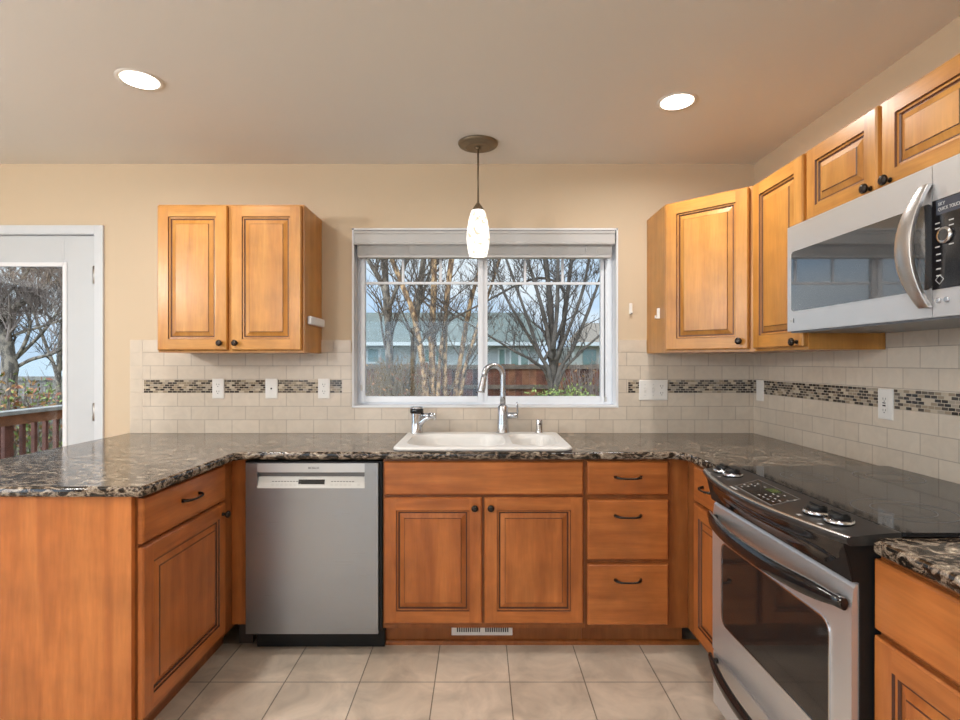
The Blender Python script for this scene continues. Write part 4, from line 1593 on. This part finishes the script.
boxo('gutter', 3.3, 20.4, 1.93, 11.3, 20.5, 2.07, HT, hs)
boxo('window', 4.0, 20.94, 1.15, 4.5, 20.999, 1.8, HWIN, hs)
hs = thing('white_shed', 'white gabled shed roof behind the grey fence outside the glass door', 'shed', (-18, 22, GZ))
m = MB()
m.prism([(-19.6, GZ), (-15.6, GZ), (-15.6, .95), (-17.6, 1.75), (-19.6, .95)], 'xz', 22, 25)
m.build('wall', plain('shed_white', (.42, .45, .48), .6), hs)

# deck and railing
DECK = plain('deck_red', (.155, .050, .028), .7, noise=.4, nscale=9)
DECKL = plain('deck_cap', (.34, .30, .26), .7, noise=.25, nscale=9)
m = MB()
for i in range(24):
    m.box(-4.4, YB + TH + .02 + i * .146, -.10, -1.2, YB + TH + .02 + i * .146 + .138, -.062)
struct(m.build('deck_floor', plain('deck_boards', (.24, .17, .13), .8, noise=.3, nscale=6)), 'wooden deck outside the glass door')
rl = thing('deck_railing', 'red-brown wooden deck railing with a grey cap outside the glass door', 'railing', (-4.31, 5.2, -.06))
RX0, RX1 = -4.335, -4.295
boxo('cap_rail', RX0 - .05, 3.4, .832, RX1 + .05, 6.75, .870, DECKL, rl, .004)
boxo('top_rail', RX0, 3.4, .735, RX1, 6.75, .830, plain('deck_orange', (.30, .115, .05), .7, noise=.3, nscale=9), rl)
boxo('bottom_rail', RX0, 3.4, .03, RX1, 6.75, .115, DECK, rl)
y = 3.5
k = 0
while y < 6.7:
    boxo('baluster', RX0 - .036, y, .02, RX0 - .001, y + .036, .832, DECK, rl)
    y += .135
for yy in (3.4, 4.93, 6.66):
    boxo('post', RX0 - .10, yy, -.10, RX0 - .002, yy + .09, .832, DECK, rl)


# trees and shrubs
def wander(p, d, L, n, jit, up=0.0):
    pts = [Vector(p)]
    d = Vector(d).normalized()
    for i in range(n):
        d = (d + Vector((random.uniform(-jit, jit), random.uniform(-jit, jit), random.uniform(-jit, jit) + up))).normalized()
        pts.append(pts[-1] + d * (L / n))
    return pts


def along(pts, t):
    n = len(pts) - 1
    i = min(int(t * n), n - 1)
    f_ = t * n - i
    return pts[i].lerp(pts[i + 1], f_), (pts[i + 1] - pts[i]).normalized()


def sprout(mb, pts, r, count, t0, Lr, depth, spread=1.0, up=.35, seg=5, flat=1.0):
    for _ in range(count):
        t = random.uniform(t0, 1)
        p, d = along(pts, t)
        a = Vector((random.uniform(-1, 1), random.uniform(-1, 1) * flat, random.uniform(-.35, 1))).normalized()
        dd = (d * .55 + a * spread + Vector((0, 0, up))).normalized()
        L = random.uniform(*Lr) * (1.15 - .5 * t)
        rr_ = max(r * random.uniform(.35, .6) * (1.1 - .6 * t), .0048)
        q = wander(p, dd, L, 5, .22, .06)
        mb.tube(q, [rr_ * (1 - .8 * k / 5) for k in range(6)], seg if depth > 1 else 3, 0, False)
        if depth > 1:
            sprout(mb, q, rr_, max(2, int(count * .7)), .2, (Lr[0] * .45, Lr[1] * .5), depth - 1, spread, up, 4, flat)


def smooth_path(P, n=4):
    Q = []
    for i in range(len(P) - 1):
        a, b = P[max(i - 1, 0)], P[i]
        c_, d_ = P[i + 1], P[min(i + 2, len(P) - 1)]
        for k in range(n):
            t = k / n
            Q.append(.5 * ((2 * b) + (c_ - a) * t + (2 * a - 5 * b + 4 * c_ - d_) * t * t + (3 * b - a - 3 * c_ + d_) * t ** 3))
    Q.append(P[-1])
    return Q


def tree(name, label, cat, Y, stems, barkm, twigm, twigs, seed, base=None, Lr=(.5, 1.4), up=.35, depth=3):
    random.seed(seed)
    b0 = at(stems[0][0][0][0], 400, Y)
    t_ = thing(name, label, cat, (b0.x, Y, GZ))
    tw = MB()
    for pxs, w0, w1 in stems:
        P_ = []
        dy = random.uniform(-.15, .15)
        for k, (a, b) in enumerate(pxs):
            q = at(a, b, Y + dy + (.05 * k))
            P_.append(q)
        if pxs[0][1] > 372:
            g0 = P_[0].copy()
            g0 += (P_[0] - P_[1]).normalized() * .5
            g0.z = GZ - .02
            P_.insert(0, g0)
        last = P_[-1] + (P_[-1] - P_[-2]).normalized() * 1.4
        P_.append(last)
        P_ = smooth_path(P_)
        n = len(P_)
        R_ = [(w0 + (w1 - w0) * i / (n - 1)) * (1.2 + .12 * math.sin(i * 1.7)) * Y / F_PX / 2 for i in range(n)]
        MB().tube(P_, R_, 9, 0, True).build('trunk', barkm, t_)
        sprout(tw, P_, max(R_[n // 2], .02), twigs, .30, Lr, depth, 1.0, up)
    tw.build('branches', twigm, t_)
    return t_


def bark(name, c0, c1, sc):
    m, n, b = new_mat(name)
    t = n.nodes.new('ShaderNodeTexCoord')
    mp_ = n.nodes.new('ShaderNodeMapping')
    mp_.inputs['Scale'].default_value = (sc, sc, sc * .55)
    z = n.nodes.new('ShaderNodeTexNoise')
    z.inputs['Detail'].default_value = 4
    z.inputs['Scale'].default_value = 1.0
    r = n.nodes.new('ShaderNodeValToRGB')
    r.color_ramp.elements[0].position, r.color_ramp.elements[0].color = .44, (*c0, 1)
    r.color_ramp.elements[1].position, r.color_ramp.elements[1].color = .58, (*c1, 1)
    n.links.new(t.outputs['Object'], mp_.inputs['Vector'])
    n.links.new(mp_.outputs['Vector'], z.inputs['Vector'])
    n.links.new(z.outputs['Fac'], r.inputs['Fac'])
    n.links.new(r.outputs['Color'], b.inputs['Base Color'])
    b.inputs['Roughness'].default_value = .85
    return m


BIRCH = bark('birch_bark', (.13, .065, .030), (.46, .27, .13), 16)
BARK = bark('grey_brown_bark', (.085, .065, .050), (.24, .185, .135), 14)
BARKD = plain('dark_bark', (.085, .066, .052), .9, noise=.4, nscale=12)
TWIG = plain('twig_brown', (.10, .068, .048), .9)
TWIGD = plain('twig_grey', (.085, .064, .052), .9)
TWIGR = plain('twig_reddish', (.24, .175, .145), .9)
tree('birch_tree', 'tan-barked multi-stem birch in the left half of the sink window', 'tree', 9.0,
     [([(433, 396), (432, 340), (434, 290), (434, 256)], 6.5, 4.5), ([(426, 396), (421, 352), (413, 312), (403, 287), (393, 262)], 5.5, 3.5),
      ([(445, 396), (445, 345), (447, 295), (451, 256)], 4.5, 3.0), ([(456, 394), (462, 350), (470, 305), (480, 268)], 5.0, 3.0),
      ([(461, 392), (469, 355), (477, 330)], 4.0, 2.5), ([(438, 396), (441, 350), (446, 312)], 3.5, 2.5)],
     BIRCH, TWIG, 10, 11)
tree('bare_tree', 'grey-brown forked bare tree at the left side of the sink window', 'tree', 9.8,
     [([(390, 396), (389, 350), (387, 305), (384, 256)], 7.5, 5.0), ([(387, 300), (380, 280), (366, 256)], 5.0, 3.0),
      ([(388, 310), (396, 290), (408, 256)], 4.0, 2.5)], BARK, TWIG, 10, 21)
tree('bare_tree', 'bare trunk behind the birch stems, leaning slightly right', 'tree', 10.4,
     [([(411, 396), (414, 345), (418, 305), (424, 256)], 6.0, 4.0), ([(418, 305), (426, 285), (432, 266)], 3.5, 2.0)], BARK, TWIG, 10, 31)
tree('bare_tree', 'dark multi-stem spreading bare tree in the right half of the sink window', 'tree', 8.6,
     [([(553, 398), (553, 375), (552, 345), (550, 300), (545, 256)], 9.0, 3.0), ([(553, 378), (560, 350), (566, 305), (572, 256)], 5.5, 2.5),
      ([(551, 380), (540, 355), (528, 320), (512, 275)], 4.0, 1.8), ([(549, 382), (534, 362), (516, 352), (496, 340)], 3.4, 1.4),
      ([(556, 382), (572, 350), (588, 312), (604, 268)], 4.0, 1.8), ([(558, 384), (578, 355), (600, 335)], 3.0, 1.4),
      ([(543, 362), (558, 335), (566, 305), (560, 285), (540, 278), (515, 286), (496, 296)], 2.8, 1.6),
      ([(552, 360), (545, 320), (534, 280), (526, 256)], 4.0, 2.0), ([(553, 350), (557, 310), (558, 256)], 4.0, 2.2),
      ([(556, 360), (580, 300), (590, 256)], 3.2, 1.6), ([(550, 372), (525, 330), (505, 295), (492, 256)], 3.0, 1.4)],
     BARKD, TWIGD, 9, 41, Lr=(.4, 1.0))
tree('bare_tree', 'big bare tree with a dense tangle of branches outside the glass door', 'tree', 9.2,
     [([(8, 400), (10, 370), (6, 345), (-4, 320), (-30, 270)], 13, 8), ([(-8, 326), (14, 308), (38, 292), (50, 272), (56, 240)], 5.5, 3.5),
      ([(10, 365), (24, 345), (30, 322), (20, 300), (10, 270)], 3.0, 1.8), ([(9, 372), (30, 360), (56, 352), (84, 330)], 3.2, 1.8),
      ([(10, 360), (-10, 330), (-30, 310)], 4, 2), ([(12, 362), (40, 335), (66, 300), (90, 262)], 3.0, 1.6),
      ([(0, 340), (30, 330), (70, 318)], 2.4, 1.2), ([(-10, 312), (20, 280), (40, 256)], 2.6, 1.4)],
     BARK, TWIGR, 16, 51, Lr=(.5, 1.2))
tree('bare_tree', 'smaller bare tree further back behind the deck', 'tree', 11.6,
     [([(58, 400), (60, 350), (66, 300), (70, 250)], 4.5, 2.5), ([(58, 380), (44, 340), (30, 300), (22, 262)], 3, 1.5), ([(60, 370), (80, 330), (100, 290)], 3, 1.5)],
     BARK, TWIGD, 15, 61, Lr=(.6, 1.6))


def shrub(name, label, Y, px0, px1, pytop, n, L, twigm, leafm=None, leaves=0, seed=1, size=.05, dpt=.5):
    random.seed(seed)
    a, b = at(px0, pytop, Y), at(px1, pytop, Y)
    t_ = thing(name, label, 'shrub', ((a.x + b.x) / 2, Y, GZ))
    tw = MB()
    tips = []
    for _ in range(n):
        x = random.uniform(a.x, b.x)
        p = Vector((x * .8 + .2 * (a.x + b.x) / 2, Y + random.uniform(-dpt, dpt), GZ))
        H = (a.z - GZ) * random.uniform(.85, 1.05)
        q = wander(p, (random.uniform(-.3, .3), random.uniform(-.3, .3), 1), H, 6, .14, .1)
        tw.tube(q, [.022 * (1 - .7 * k / 6) for k in range(7)], 4, 0, False)
        sprout(tw, q, .020, 9, .35, L, 1, 1.0, .25)
        tips.append(q)
    tw.build('twigs', twigm, t_)
    if leafm:
        lf = MB()
        for _ in range(leaves):
            q, d_ = along(random.choice(tips), random.uniform(.35, 1.0))
            q = q + Vector((random.gauss(0, .09), random.gauss(0, .09), random.gauss(0, .05)))
            u = Vector((random.uniform(-1, 1), random.uniform(-1, 1), random.uniform(-1, 1))).normalized()
            w_ = u.cross(Vector((random.uniform(-1, 1), random.uniform(-1, 1), random.uniform(-1, 1)))).normalized()
            s_ = size * random.uniform(.6, 1.2)
            lf.face([q - u * s_, q + w_ * s_ * .45, q + u * s_, q - w_ * s_ * .45], random.randrange(len(leafm)))
        lf.build('foliage', leafm, t_)
    return t_


LG = plain('leaf_green', (.16, .22, .05), .6)
LY = plain('leaf_yellow_green', (.28, .30, .07), .6)
LR = plain('leaf_russet', (.30, .10, .05), .6)
LO = plain('leaf_orange', (.42, .20, .07), .6)
TWIGB = plain('twig_tan', (.20, .125, .060), .9)
shrub('twiggy_shrub', 'brown twiggy shrub in front of the fence at the lower left of the window', 9.4, 362, 426, 360, 110, (.2, .6), TWIGB, [LO, LR, TWIGB], 900, 71, .035)
shrub('green_shrub', 'low bright green shrub below the spreading tree', 7.9, 526, 574, 389, 34, (.05, .12), TWIG, [LG, LY], 5000, 81, .028)
shrub('twiggy_shrub', 'thin reddish shrub by the fence at the lower right of the window', 10.3, 575, 606, 362, 40, (.2, .6), TWIGR, [LR, LO], 250, 91, .03)
shrub('russet_shrub', 'russet and green leafy shrub behind the deck railing', 7.4, -6, 52, 378, 30, (.2, .5), TWIGR, [LR, LO, LG, LY], 1500, 101, .045)
